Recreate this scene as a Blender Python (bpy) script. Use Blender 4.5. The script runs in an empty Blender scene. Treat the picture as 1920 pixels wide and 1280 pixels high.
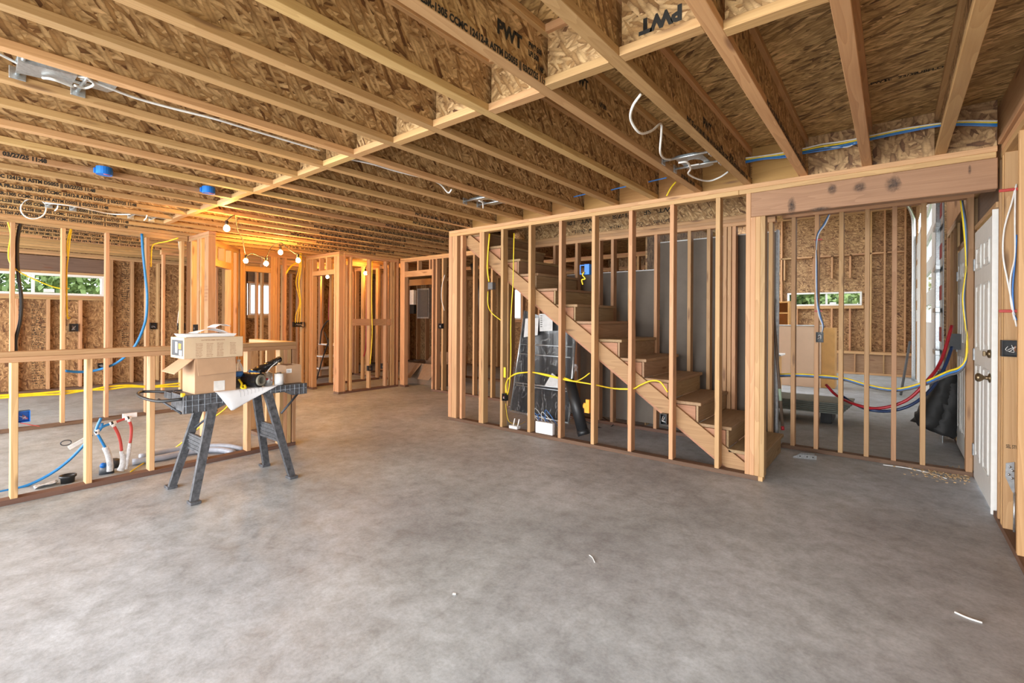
import bpy, bmesh, math, random
from mathutils import Vector, Matrix
random.seed(7)
C = bpy.context.scene.collection
R = math.radians
T, D = .038, .089            # stud thickness and depth
TOP = 2.462                  # top of the plates / underside of the joists

# ------------------------------------------------------------------ survey of the room (photo pixel -> point on a plane)
FP, AY, HC, PX, PY = 891.6, math.atan(713/891.6), 1.333, 960.0, 595.9
TH = math.atan(10.5/1828)
FWD = Vector((-math.sin(AY), math.cos(AY), 0)); RGT = Vector((math.cos(AY), math.sin(AY), 0))
def P(px, py, x=None, y=None, z=None):
    a, b = px-PX, py-PY
    u = a*math.cos(TH)+b*math.sin(TH); w = -a*math.sin(TH)+b*math.cos(TH)
    v = FWD*FP+RGT*u-Vector((0, 0, w)); c = Vector((0, 0, HC))
    t = x/v.x if x is not None else y/v.y if y is not None else (z-HC)/v.z
    return c+v*t

# ------------------------------------------------------------------ materials
def newmat(name):
    m = bpy.data.materials.new(name); m.use_nodes = True
    nt = m.node_tree; nt.nodes.clear()
    out = nt.nodes.new('ShaderNodeOutputMaterial'); b = nt.nodes.new('ShaderNodeBsdfPrincipled')
    nt.links.new(b.outputs[0], out.inputs[0])
    return m, nt, b
class N:
    def __init__(s, nt): s.nt = nt
    def n(s, t, **k):
        x = s.nt.nodes.new(t)
        for a, v in k.items(): setattr(x, a, v)
        return x
    def l(s, a, b): s.nt.links.new(a, b)
    def val(s, sock, v):
        if hasattr(v, 'is_output') or isinstance(v, bpy.types.NodeSocket): s.l(v, sock)
        else: sock.default_value = v
    def math(s, op, a, b=None, c=None):
        x = s.n('ShaderNodeMath', operation=op); s.val(x.inputs[0], a)
        if b is not None: s.val(x.inputs[1], b)
        if c is not None: s.val(x.inputs[2], c)
        return x.outputs[0]
    def vmath(s, op, a, b=None):
        x = s.n('ShaderNodeVectorMath', operation=op); s.val(x.inputs[0], a)
        if b is not None: s.val(x.inputs[1], b)
        return x.outputs[0]
    def noise(s, vec, scale, detail=3, rough=.5, dist=0):
        x = s.n('ShaderNodeTexNoise'); s.l(vec, x.inputs['Vector'])
        x.inputs['Scale'].default_value = scale; x.inputs['Detail'].default_value = detail
        x.inputs['Roughness'].default_value = rough; x.inputs['Distortion'].default_value = dist
        return x.outputs[0]
    def ramp(s, fac, stops):
        x = s.n('ShaderNodeValToRGB'); s.l(fac, x.inputs[0]); e = x.color_ramp.elements
        while len(e) < len(stops): e.new(.5)
        for i, (p, c) in enumerate(stops):
            e[i].position = p; e[i].color = (c[0], c[1], c[2], 1)
        return x.outputs[0]
    def mix(s, fac, a, b, mode='MIX'):
        x = s.n('ShaderNodeMix', data_type='RGBA', blend_type=mode)
        s.val(x.inputs[0], fac)
        for i, v in ((6, a), (7, b)):
            if isinstance(v, tuple): x.inputs[i].default_value = (v[0], v[1], v[2], 1)
            else: s.l(v, x.inputs[i])
        return x.outputs[2]
    def bump(s, b, h, st=.3, dist=.01):
        x = s.n('ShaderNodeBump'); x.inputs['Strength'].default_value = st; x.inputs['Distance'].default_value = dist
        s.l(h, x.inputs['Height']); s.l(x.outputs[0], b.inputs['Normal'])
def grain_coords(g):
    a = g.n('ShaderNodeAttribute', attribute_name='gv'); oi = g.n('ShaderNodeObjectInfo')
    off = g.vmath('SCALE', a.outputs['Vector']); off.node.inputs['Scale'].default_value = 1
    rnd = g.math('MULTIPLY', oi.outputs['Random'], 37.0)
    cb = g.n('ShaderNodeCombineXYZ'); g.l(rnd, cb.inputs[0]); g.l(rnd, cb.inputs[1]); g.l(rnd, cb.inputs[2])
    return g.vmath('ADD', a.outputs['Vector'], cb.outputs[0]), oi.outputs['Random']
def lumber(name, light=(.62, .405, .225), dark=(.43, .235, .105), var=.2, rough=.62, contour=9.0):
    m, nt, b = newmat(name); g = N(nt); v, rnd = grain_coords(g)
    n1 = g.noise(g.vmath('MULTIPLY', v, (.55, 7, 7)), 1, 2, .5, .3)
    rings = g.math('FRACT', g.math('MULTIPLY', n1, contour))
    fine = g.noise(g.vmath('MULTIPLY', v, (3, 130, 130)), 1, 3, .6)
    big = g.noise(g.vmath('MULTIPLY', v, (1.2, 5, 5)), 1, 2)
    f = g.math('ADD', g.math('MULTIPLY', rings, .38), g.math('MULTIPLY', fine, .62))
    col = g.mix(g.math('MULTIPLY_ADD', f, 1.25, -.25), light, dark)
    col = g.mix(g.math('MULTIPLY', g.math('SUBTRACT', big, .35), .8), col, (light[0]*1.1, light[1]*1.05, light[2]*.95))
    vo = g.n('ShaderNodeTexVoronoi', feature='F1'); g.l(g.vmath('MULTIPLY', v, (1.7, 9, 9)), vo.inputs['Vector']); vo.inputs['Scale'].default_value = 1
    k = g.ramp(vo.outputs['Distance'], [(0, (1, 1, 1)), (.07, (.9, .9, .9)), (.15, (0, 0, 0))])
    col = g.mix(g.math('MULTIPLY', k, .75), col, (.16, .07, .03))
    hs = g.n('ShaderNodeHueSaturation'); g.l(col, hs.inputs['Color'])
    g.l(g.math('MULTIPLY_ADD', rnd, var*1.6, 1-var), hs.inputs['Value'])
    g.l(g.math('MULTIPLY_ADD', g.math('FRACT', g.math('MULTIPLY', rnd, 7.3)), .022, .489), hs.inputs['Hue'])
    g.l(hs.outputs[0], b.inputs['Base Color']); b.inputs['Roughness'].default_value = rough
    g.bump(b, fine, .25, .002)
    return m
def osb(name, light=(.56, .385, .2), mid=(.37, .225, .1), dark=(.13, .065, .025), sc=1.0, aniso=5.0, spread=3.1, blotch=.35):
    m, nt, b = newmat(name); g = N(nt); v, rnd = grain_coords(g)
    v = g.vmath('SCALE', v); v.node.inputs['Scale'].default_value = sc
    wob = g.n('ShaderNodeTexNoise'); g.l(v, wob.inputs['Vector']); wob.inputs['Scale'].default_value = 30; wob.inputs['Detail'].default_value = 2
    v = g.vmath('ADD', v, g.vmath('MULTIPLY', g.vmath('SUBTRACT', wob.outputs['Color'], (.5, .5, .5)), (.012, .012, .012)))
    col = None
    for i in range(4):
        rot = g.n('ShaderNodeVectorRotate', rotation_type='Z_AXIS'); g.l(v, rot.inputs['Vector'])
        rot.inputs['Angle'].default_value = spread*(i/4-.375)+.1*i
        sv = g.vmath('MULTIPLY', rot.outputs[0], (9, 9*aniso, 9))
        sv = g.vmath('ADD', sv, (i*13.7, i*5.1, 0))
        vo = g.n('ShaderNodeTexVoronoi', voronoi_dimensions='2D'); g.l(sv, vo.inputs['Vector']); vo.inputs['Scale'].default_value = 1
        sep = g.n('ShaderNodeSeparateColor'); g.l(vo.outputs['Color'], sep.inputs[0])
        c = g.ramp(sep.outputs[0], [(0, dark), (.16, mid), (.55, tuple(.5*(p+q) for p, q in zip(light, mid))), (.85, light), (1, (light[0]*1.15, light[1]*1.15, light[2]*1.2))])
        edge = g.ramp(vo.outputs['Distance'], [(.25, (1, 1, 1)), (.75, (.55, .5, .45))])
        c = g.mix(1.0, c, edge, 'MULTIPLY')
        if col is None: col = c
        else: col = g.mix(g.math('GREATER_THAN', sep.outputs[1], .62), col, c)
    st = g.noise(g.vmath('MULTIPLY', v, (40, 160, 40)), 1, 3, .7)
    col = g.mix(.5, col, g.ramp(st, [(.3, (.45, .42, .4)), (.7, (1, 1, 1))]), 'MULTIPLY')
    bl = g.noise(v, 3.0, 2)
    col = g.mix(blotch, col, g.ramp(bl, [(.35, (.72, .66, .6)), (.62, (1.15, 1.12, 1.1))]), 'MULTIPLY')
    g.l(col, b.inputs['Base Color']); b.inputs['Roughness'].default_value = .6
    g.bump(b, st, .3, .003)
    return m
def plain(name, col, rough=.5, metal=0, var=.12, vs=20, bump=.0, trans=0, coat=0):
    m, nt, b = newmat(name); g = N(nt); tc = g.n('ShaderNodeTexCoord')
    n = g.noise(tc.outputs['Object'], vs, 4, .6)
    c = g.ramp(n, [(.3, tuple(x*(1-var) for x in col)), (.7, tuple(min(1, x*(1+var)) for x in col))])
    g.l(c, b.inputs['Base Color']); b.inputs['Roughness'].default_value = rough; b.inputs['Metallic'].default_value = metal
    b.inputs['Transmission Weight'].default_value = trans
    b.inputs['Coat Weight'].default_value = coat
    if bump: g.bump(b, n, bump, .005)
    return m
def emit(name, col, st):
    m, nt, b = newmat(name); b.inputs['Base Color'].default_value = (*col, 1)
    b.inputs['Emission Color'].default_value = (*col, 1); b.inputs['Emission Strength'].default_value = st
    return m
def concrete():
    m, nt, b = newmat('concrete'); g = N(nt); tc = g.n('ShaderNodeTexCoord'); v = tc.outputs['Object']
    a = g.noise(v, 1.1, 7, .65, .2); c2 = g.noise(v, 8, 8, .7, .25); c3 = g.noise(v, 60, 4, .7); c4 = g.noise(v, .45, 2)
    col = g.ramp(a, [(.3, (.30, .32, .34)), (.5, (.40, .43, .46)), (.72, (.51, .55, .59))])
    col = g.mix(.75, col, g.ramp(c2, [(.33, (.6, .58, .55)), (.5, (.9, .89, .88)), (.68, (1.15, 1.15, 1.15))]), 'MULTIPLY')
    col = g.mix(.45, col, g.ramp(c3, [(.35, (.7, .7, .7)), (.6, (1.08, 1.08, 1.08))]), 'MULTIPLY')
    col = g.mix(.5, col, g.ramp(c4, [(.4, (.98, 1.0, .96)), (.6, (1.02, .97, .97))]), 'MULTIPLY')
    sp = g.n('ShaderNodeTexVoronoi'); g.l(v, sp.inputs['Vector']); sp.inputs['Scale'].default_value = 9
    spm = g.ramp(sp.outputs['Distance'], [(0, (1, 1, 1)), (.035, (0, 0, 0))])
    col = g.mix(g.math('MULTIPLY', spm, .6), col, (.62, .6, .56))
    cr = g.n('ShaderNodeTexVoronoi', feature='DISTANCE_TO_EDGE')
    wv = g.vmath('ADD', v, g.vmath('SCALE', g.n('ShaderNodeTexNoise').outputs[1])); g.l(wv, cr.inputs['Vector']); cr.inputs['Scale'].default_value = .33
    crm = g.ramp(cr.outputs['Distance'], [(0, (1, 1, 1)), (.0035, (0, 0, 0))])
    col = g.mix(g.math('MULTIPLY', crm, .12), col, (.14, .13, .12))
    g.l(col, b.inputs['Base Color']); g.l(g.math('MULTIPLY_ADD', c2, .35, .38), b.inputs['Roughness'])
    g.bump(b, c3, .15, .004)
    return m
def foliage_mat(name, c1, c2):
    m, nt, b = newmat(name); g = N(nt); tc = g.n('ShaderNodeTexCoord')
    c = g.ramp(g.noise(tc.outputs['Object'], 2.5, 5, .7), [(.3, c1), (.7, c2)])
    g.l(c, b.inputs['Base Color']); b.inputs['Roughness'].default_value = .7
    return m
M = dict(
    stud=lumber('fir_stud', (.58, .35, .175), (.39, .20, .085)), stud2=lumber('fir_warm', (.60, .36, .18), (.40, .20, .085)),
    plate=lumber('treated_plate', (.17, .092, .058), (.09, .046, .03), .12, .75),
    flange=lumber('joist_flange', (.60, .37, .17), (.40, .21, .08), .22, .55, 14),
    beam=lumber('beam_fir', (.42, .24, .13), (.27, .14, .07), .1, .6, 13),
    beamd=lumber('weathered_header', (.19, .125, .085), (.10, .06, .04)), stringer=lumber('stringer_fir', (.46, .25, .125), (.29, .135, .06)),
    ply=lumber('plywood', (.40, .26, .14), (.22, .12, .055), .12, .6, 16),
    plyy=lumber('yellow_plywood', (.42, .23, .065), (.28, .13, .03), .12, .6, 7),
    osb=osb('osb_web', (.76, .52, .26), (.46, .26, .10), (.16, .065, .022), 1.45, 4.2, 1.9), osbw=osb('osb_wall', (.62, .40, .19), (.38, .21, .09), (.17, .075, .03), 1.3, 3.8),
    osbc=osb('osb_subfloor', (.80, .56, .25), (.50, .32, .12), (.17, .085, .03), 1.1, 5.0, .8, .5),
    conc=concrete(), black=plain('black_plastic', (.02, .021, .023), .42), dark=plain('dark_plastic', (.045, .05, .06), .5, vs=40),
    dusty=plain('dusty_dark_plastic', (.07, .072, .08), .6, var=.6, vs=30),
    grey=plain('grey_plastic', (.1, .1, .105), .5), blue=plain('blue_plastic', (.01, .17, .62), .4),
    bluep=plain('blue_tube', (.015, .2, .50), .38), navy=plain('navy_tube', (.012, .03, .09), .4), redp=plain('red_tube', (.5, .06, .05), .4),
    darkred=plain('dark_red_tube', (.33, .012, .02), .4),
    yellow=plain('yellow_sheath', (.85, .62, .02), .42), whitec=plain('white_sheath', (.78, .77, .74), .4),
    bluec=plain('blue_sheath', (.05, .2, .55), .4), orange=plain('orange_plastic', (.95, .38, .02), .4),
    steel=plain('galvanised', (.55, .58, .6), .35, .85, .2, 60), dullsteel=plain('dull_galvanised', (.36, .37, .38), .45, .6, .25, 30),
    white=plain('white_paint', (.80, .79, .76), .4, var=.04), vinyl=plain('white_vinyl', (.85, .85, .84), .35, var=.03),
    card=plain('cardboard', (.47, .29, .17), .75, var=.08, vs=8), cardl=plain('light_cardboard', (.62, .46, .30), .7, var=.06, vs=8),
    cardd=plain('dark_cardboard', (.22, .15, .10), .8, var=.1), paper=plain('paper', (.82, .83, .86), .6, var=.03),
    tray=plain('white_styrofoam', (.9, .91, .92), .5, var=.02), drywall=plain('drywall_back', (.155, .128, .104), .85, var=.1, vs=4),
    dryedge=plain('drywall_edge', (.6, .6, .6), .8), ink=plain('black_ink', (.02, .018, .015), .8), redink=plain('red_ink', (.45, .03, .03), .7),
    brownink=plain('carpenter_pencil', (.32, .14, .08), .8),
    brass=plain('antique_brass', (.23, .17, .1), .35, .9), cab=plain('maple_cabinet', (.66, .36, .12), .5, var=.1, vs=6),
    cabp=plain('panel_cardboard', (.74, .52, .36), .7, var=.05, vs=3), siding=plain('fibre_siding', (.2, .22, .19), .6),
    copper=plain('tan_pipe', (.3, .11, .04), .5), tape=plain('clear_tape', (.75, .73, .7), .2), wood=plain('tool_handle', (.13, .09, .065), .6),
    tarp=plain('black_tarp', (.02, .02, .02), .6, var=.4, vs=6, bump=.6), foil=plain('poly_bag', (.012, .012, .014), .18, var=.5, vs=30, bump=.7),
    conduit=plain('grey_conduit', (.36, .39, .46), .4), rib=plain('dusty_rib', (.26, .29, .33), .7, var=.5, vs=30), green=plain('green_label', (.35, .45, .33), .6),
    label=plain('white_label', (.85, .85, .85), .5), sand=plain('duct_roll', (.25, .23, .18), .5), wax=plain('cloudy_wrap', (.62, .64, .66), .35, var=.25, vs=60),
)
_m, _nt, _b = newmat('window_glass'); _b.inputs['Base Color'].default_value = (.9, .95, .95, 1); _b.inputs['Roughness'].default_value = .02; _b.inputs['Transmission Weight'].default_value = 1; _b.inputs['IOR'].default_value = 1.02
M['glass'] = _m
_m, _nt, _b = newmat('bottle_plastic'); _b.inputs['Base Color'].default_value = (.85, .92, .98, 1); _b.inputs['Roughness'].default_value = .05; _b.inputs['Transmission Weight'].default_value = .9; _b.inputs['IOR'].default_value = 1.2
M['bottle'] = _m
def film():
    m, nt, b = newmat('plastic_film'); g = N(nt); tc = g.n('ShaderNodeTexCoord')
    n = g.noise(g.vmath('MULTIPLY', tc.outputs['Object'], (2.2, 2.2, .8)), 3, 3, .5, 1.2)
    wr = g.ramp(n, [(.485, (0, 0, 0)), (.5, (1, 1, 1)), (.515, (0, 0, 0))])
    b.inputs['Base Color'].default_value = (.7, .72, .75, 1); b.inputs['Roughness'].default_value = .15
    g.l(g.math('MULTIPLY_ADD', wr, .13, .008), b.inputs['Alpha']); g.bump(b, n, .8, .03)
    return m
M['film'] = film()

# ------------------------------------------------------------------ mesh helpers
def tag(o, label=None, cat=None, group=None, kind=None):
    if label: o['label'] = label
    if cat: o['category'] = cat
    if group: o['group'] = group
    if kind: o['kind'] = kind
    return o
def empty(name, loc, label=None, cat=None, group=None, kind=None, rz=0):
    o = bpy.data.objects.new(name, None); C.objects.link(o); o.location = loc; o.rotation_euler[2] = rz
    o.empty_display_size = .1
    return tag(o, label, cat, group, kind)
def fin(name, bm, mat, parent=None, smooth=False, recalc=True):
    """world-space bmesh -> object whose origin sits at its base centre, parented keeping its place"""
    if recalc: bmesh.ops.recalc_face_normals(bm, faces=bm.faces)
    xs = [v.co for v in bm.verts]
    lo = Vector([min(v[i] for v in xs) for i in range(3)]); hi = Vector([max(v[i] for v in xs) for i in range(3)])
    o0 = Vector(((lo.x+hi.x)/2, (lo.y+hi.y)/2, lo.z)); d = hi-lo
    order = sorted(range(3), key=lambda i: -d[i])
    off = Vector((random.uniform(0, 40), random.uniform(0, 40), random.uniform(0, 40)))
    me = bpy.data.meshes.new(name)
    for v in bm.verts: v.co -= o0
    bm.to_mesh(me); bm.free()
    at = me.attributes.new('gv', 'FLOAT_VECTOR', 'POINT')
    vals = []
    for v in me.vertices:
        vals += [v.co[order[0]]+off.x, v.co[order[1]]+off.y, v.co[order[2]]+off.z]
    at.data.foreach_set('vector', vals)
    if smooth:
        for p in me.polygons: p.use_smooth = True
    for mm in (mat if isinstance(mat, (list, tuple)) else [mat]): me.materials.append(mm)
    o = bpy.data.objects.new(name, me); C.objects.link(o)
    if parent is not None:
        o.parent = parent
        W = wm(parent)
        o.matrix_parent_inverse = Matrix.Identity(4)
        o.matrix_local = W.inverted() @ Matrix.Translation(o0)
    else: o.location = o0
    return o
def wm(o):
    m = Matrix.LocRotScale(o.location, o.rotation_euler, o.scale)
    return wm(o.parent) @ m if o.parent else m
def addbox(bm, x0, x1, y0, y1, z0, z1, bev=0, rot=None, mi=0):
    r = bmesh.ops.create_cube(bm, size=1)
    vs = r['verts']
    c = Vector(((x0+x1)/2, (y0+y1)/2, (z0+z1)/2))
    for v in vs: v.co = Vector((v.co.x*(x1-x0), v.co.y*(y1-y0), v.co.z*(z1-z0)))
    if bev:
        es = list({e for v in vs for e in v.link_edges})
        rr = bmesh.ops.bevel(bm, geom=es, offset=bev, segments=1, affect='EDGES')
        vs = list({v for f in rr['faces'] for v in f.verts} | {v for v in vs if v.is_valid})
    for v in vs:
        if rot is not None: v.co = rot @ v.co
        v.co += c
    for f in {f for v in vs for f in v.link_faces}: f.material_index = mi
    return vs
def box(name, x0, x1, y0, y1, z0, z1, mat, parent=None, bev=.003, rot=None):
    if x1 < x0: x0, x1 = x1, x0
    if y1 < y0: y0, y1 = y1, y0
    bm = bmesh.new(); addbox(bm, x0, x1, y0, y1, z0, z1, min(bev, .3*min(x1-x0, y1-y0, z1-z0)) if bev else 0, rot)
    return fin(name, bm, mat, parent)
def smoothpath(pts, n=6):
    pts = [Vector(p) for p in pts]
    if len(pts) < 3: return pts
    q = [2*pts[0]-pts[1]]+pts+[2*pts[-1]-pts[-2]]; out = []
    for i in range(1, len(q)-2):
        a, b, c, d = q[i-1:i+3]
        for k in range(n):
            t = k/n
            out.append(.5*((2*b)+(c-a)*t+(2*a-5*b+4*c-d)*t*t+(3*b-a-3*c+d)*t**3))
    out.append(pts[-1]); return out
def addtube(bm, pts, r, seg=8, smooth=True, n=6, caps=True, r2=None, flat=1.0):
    p = smoothpath(pts, n) if smooth else [Vector(a) for a in pts]
    rings = []; up = Vector((0, 0, 1)); prev = None
    for i, c in enumerate(p):
        d = (p[min(i+1, len(p)-1)]-p[max(i-1, 0)]).normalized()
        s = d.cross(prev if prev is not None else (up if abs(d.z) < .95 else Vector((1, 0, 0))))
        if s.length < 1e-5: s = d.orthogonal()
        s.normalize(); w = s.cross(d).normalized(); prev = w
        rr = r if r2 is None else r+(r2-r)*i/(len(p)-1)
        rings.append([bm.verts.new(c+s*math.cos(2*math.pi*k/seg)*rr+w*math.sin(2*math.pi*k/seg)*rr*flat) for k in range(seg)])
    for a, b in zip(rings, rings[1:]):
        for k in range(seg): bm.faces.new((a[k], a[(k+1) % seg], b[(k+1) % seg], b[k]))
    if caps: bm.faces.new(rings[0][::-1]); bm.faces.new(rings[-1])
def tube(name, pts, r, mat, parent=None, **k):
    bm = bmesh.new(); addtube(bm, pts, r, **k); return fin(name, bm, mat, parent, smooth=True)
def addlathe(bm, cx, cy, prof, seg=24, axis=None):
    rings = []
    for (r, z) in prof:
        rings.append([bm.verts.new((cx+r*math.cos(2*math.pi*k/seg), cy+r*math.sin(2*math.pi*k/seg), z)) for k in range(seg)])
    for a, b in zip(rings, rings[1:]):
        for k in range(seg): bm.faces.new((a[k], a[(k+1) % seg], b[(k+1) % seg], b[k]))
    if prof[0][0] > 1e-4: bm.faces.new(rings[0][::-1])
    if prof[-1][0] > 1e-4: bm.faces.new(rings[-1])
def lathe(name, cx, cy, prof, mat, parent=None, seg=24):
    bm = bmesh.new(); addlathe(bm, cx, cy, prof, seg); return fin(name, bm, mat, parent, smooth=True)
def addprism(bm, poly, ext):
    """extrude a closed polygon (list of Vectors) by vector ext"""
    a = [bm.verts.new(p) for p in poly]; b = [bm.verts.new(Vector(p)+Vector(ext)) for p in poly]
    bm.faces.new(a[::-1]); bm.faces.new(b)
    for i in range(len(a)): bm.faces.new((a[i], a[(i+1) % len(a)], b[(i+1) % len(a)], b[i]))
def prism(name, poly, ext, mat, parent=None):
    bm = bmesh.new(); addprism(bm, poly, ext); return fin(name, bm, mat, parent)
def text(name, s, loc, right, upv, h, mat, parent=None, xs=1.0, bold=.012):
    """lettering printed on a face: loc = lower left corner"""
    cu = bpy.data.curves.new(name, 'FONT'); cu.body = s; cu.size = 1.0; cu.offset = bold; cu.resolution_u = 2
    to = bpy.data.objects.new('t', cu); C.objects.link(to)
    dg = bpy.context.evaluated_depsgraph_get(); me = bpy.data.meshes.new_from_object(to.evaluated_get(dg))
    bpy.data.objects.remove(to); bpy.data.curves.remove(cu)
    me.name = name; me.materials.clear(); me.materials.append(mat)
    k = h/.72; right = Vector(right).normalized(); upv = Vector(upv).normalized(); n = right.cross(upv)
    mtx = Matrix((( right.x*k*xs, upv.x*k, n.x), (right.y*k*xs, upv.y*k, n.y), (right.z*k*xs, upv.z*k, n.z)))
    for v in me.vertices: v.co = mtx @ v.co
    o = bpy.data.objects.new(name, me); C.objects.link(o)
    L = Vector(loc)
    if parent is not None: o.parent = parent; o.matrix_local = wm(parent).inverted() @ Matrix.Translation(L)
    else: o.location = L
    return o

# ------------------------------------------------------------------ camera and render look
cam = bpy.data.objects.new('camera', bpy.data.cameras.new('camera')); C.objects.link(cam)
cam.location = (0, 0, HC)
cam.rotation_euler = (Matrix.Rotation(AY, 4, 'Z') @ Matrix.Rotation(math.pi/2, 4, 'X') @ Matrix.Rotation(TH, 4, 'Z')).to_euler()
cam.data.sensor_width = 36; cam.data.lens = FP/1920*36; cam.data.shift_y = -(640-PY)/1920; cam.data.clip_start = .02; cam.data.clip_end = 400
S = bpy.context.scene; S.camera = cam
S.view_settings.view_transform = 'Standard'; S.view_settings.look = 'None'; S.view_settings.gamma = 1; S.view_settings.exposure = 0.4
w = bpy.data.worlds.new('overcast_sky'); S.world = w; w.use_nodes = True
bg = w.node_tree.nodes['Background']; bg.inputs[0].default_value = (.93, .97, 1, 1); bg.inputs[1].default_value = 4.0
def arealight(name, loc, rot, sx, sy, power, col=(1, 1, 1)):
    l = bpy.data.lights.new(name, 'AREA'); l.shape = 'RECTANGLE'; l.size = sx; l.size_y = sy; l.energy = power; l.color = col
    o = bpy.data.objects.new(name, l); C.objects.link(o); o.location = loc; o.rotation_euler = rot; return o

# ------------------------------------------------------------------ setting
XL = -11.55        # inner stud face of the left outer wall
XR = .545          # inner stud face of the right outer wall
YB = 9.6           # inner stud face of the outer wall behind the hall
YF = -3.4          # open front of the room
def struct(name, *a, **k): o = box(name, *a, **k); o['kind'] = 'structure'; return o
flo = struct('floor', XL-.25, XR+.25, YF, 16.0, -.12, 0, M['conc'], bev=0)
ceil = struct('ceiling', XL-.2, XR+.2, YF, 5.6, TOP+.302, TOP+.325, M['osbc'], bev=0)
cb = struct('ceiling', XL-.2, -2.3, 5.6, YB+.2, TOP+.302, TOP+.325, M['osbc'], bev=0)
struct('ceiling', -3.0, XR+.2, 7.4, 15.2, 4.1, 4.13, M['osbc'], bev=0)
struct('ceiling', -2.3, XR+.2, 5.6, 7.4, 3.3, 3.33, M['osbc'], bev=0)
gm = foliage_mat('ground_cover', (.12, .14, .06), (.2, .21, .11))
g = struct('ground', -60, 40, -40, 60, -.5, -.2, gm, bev=0)

class Frame:
    """a stud wall: run along 'x' (front face at y=pos) or along 'y' (right face at x=pos)"""
    def __init__(s, name, axis, pos, a0, a1, depth=D, label=None, cat='stud wall', kind=None, group=None, bm='plate', mat='stud', z1=TOP, ang=None):
        s.ax, s.p, s.a0, s.a1, s.d, s.mat, s.z1 = axis, pos, a0, a1, depth, mat, z1
        loc = ((a0+a1)/2, pos+depth/2, 0) if axis == 'x' else (pos-depth/2, (a0+a1)/2, 0)
        s.root = empty(name, loc, label, cat if kind is None else None, group, kind)
        s.bmat = bm
    def b(s, name, a0, a1, z0, z1, mat=None, d0=0, d1=None, bev=.0025):
        d1 = s.d if d1 is None else d1
        mat = M[mat or s.mat]
        if s.ax == 'x': return box(name, a0, a1, s.p+d0, s.p+d1, z0, z1, mat, s.root, bev)
        return box(name, s.p-d1, s.p-d0, a0, a1, z0, z1, mat, s.root, bev)
    def plates(s, bottom=True, spans=None, top=2):
        if bottom:
            for (u, v) in (spans or [(s.a0, s.a1)]): s.b('bottom_plate', u, v, 0, T, s.bmat)
        for k in range(top): s.b('top_plate', s.a0, s.a1, s.z1-T*(k+1), s.z1-T*k-.0006)
    def stud(s, a, z0=T, z1=None, mat=None, **k): return s.b('stud', a, a+T, z0, (s.z1-2*T if z1 is None else z1), mat, **k)
    def post(s, a0, a1, z0=T, z1=None): return s.b('post', a0, a1, z0, s.z1-2*T if z1 is None else z1)

# --- stair wall
W = Frame('stair_stud_wall', 'x', 4.337, -4.533, -.825, label='long stud wall in front of the staircase, yellow cable threaded through its studs')
sw = W
W.b('bottom_plate', -4.533, -.86, 0, T, 'plate'); W.b('bottom_plate', -.86, -.825, 0, T, 'stud')
W.b('top_plate', -4.533, XR-.02, TOP-T, TOP-.0005); W.b('top_plate', -4.533, -1.02, TOP-2*T, TOP-T-.0005); W.b('top_plate', -1.018, XR-.025, TOP-2*T, TOP-T-.0005)
W.post(-4.533, -4.475); W.b('post', -4.47, -4.381, T, TOP-2*T); W.b('post', -4.34, -4.30, T, TOP-2*T, None, .02)
for a in (-3.99, -3.95): W.stud(a)
for a in (-3.645, -3.237, -2.826, -2.423, -2.015, -1.609, -1.205): W.stud(a)
W.b('king_stud', -.962, -.925, T, TOP-2*T)
for i in range(3): W.b('trimmer', -.925+.0365*i, -.8888+.0365*i, T, 2.183)
def smudge():
    m, nt, b = newmat('grey_smudge'); g = N(nt); tc = g.n('ShaderNodeTexCoord')
    d = g.vmath('SUBTRACT', tc.outputs['Generated'], (.5, .5, .5)); d = g.vmath('MULTIPLY', d, (1, 0, 1)); ln = g.n('ShaderNodeVectorMath', operation='LENGTH'); g.l(d, ln.inputs[0])
    n = g.noise(tc.outputs['Object'], 35, 4, .7)
    a = g.math('MULTIPLY', g.ramp(ln.outputs['Value'], [(.1, (1, 1, 1)), (.48, (0, 0, 0))]), g.ramp(n, [(.35, (.2, .2, .2)), (.65, (.9, .9, .9))]))
    g.l(a, b.inputs['Alpha']); b.inputs['Base Color'].default_value = (.05, .045, .045, 1); b.inputs['Roughness'].default_value = .8
    return m
SM = smudge()
# --- beam
bo = box('header_beam', -.925, XR-.018, 4.337, 4.43, 2.184, TOP-2*T-.001, M['beam'], None, .004)
tag(bo, 'wide solid wood header beam with dark smudges over the opening beside the stairs', 'beam')
for (px, py, r1, r2) in ((1485, 388, .035, .085), (1537, 391, .08, .022), (1612, 352, .045, .05), (1675, 345, .055, .07), (1818, 318, .012, .035), (1560, 354, .035, .05)):
    c = P(px, py, y=4.337); bm = bmesh.new(); n = 16
    vs = [bm.verts.new((c.x+math.cos(2*math.pi*k/n)*r1*random.uniform(.7, 1.2), 4.3362, c.z+math.sin(2*math.pi*k/n)*r2*random.uniform(.6, 1.2))) for k in range(n)]
    bm.faces.new(vs); o = fin('smudge', bm, SM, bo)

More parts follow.
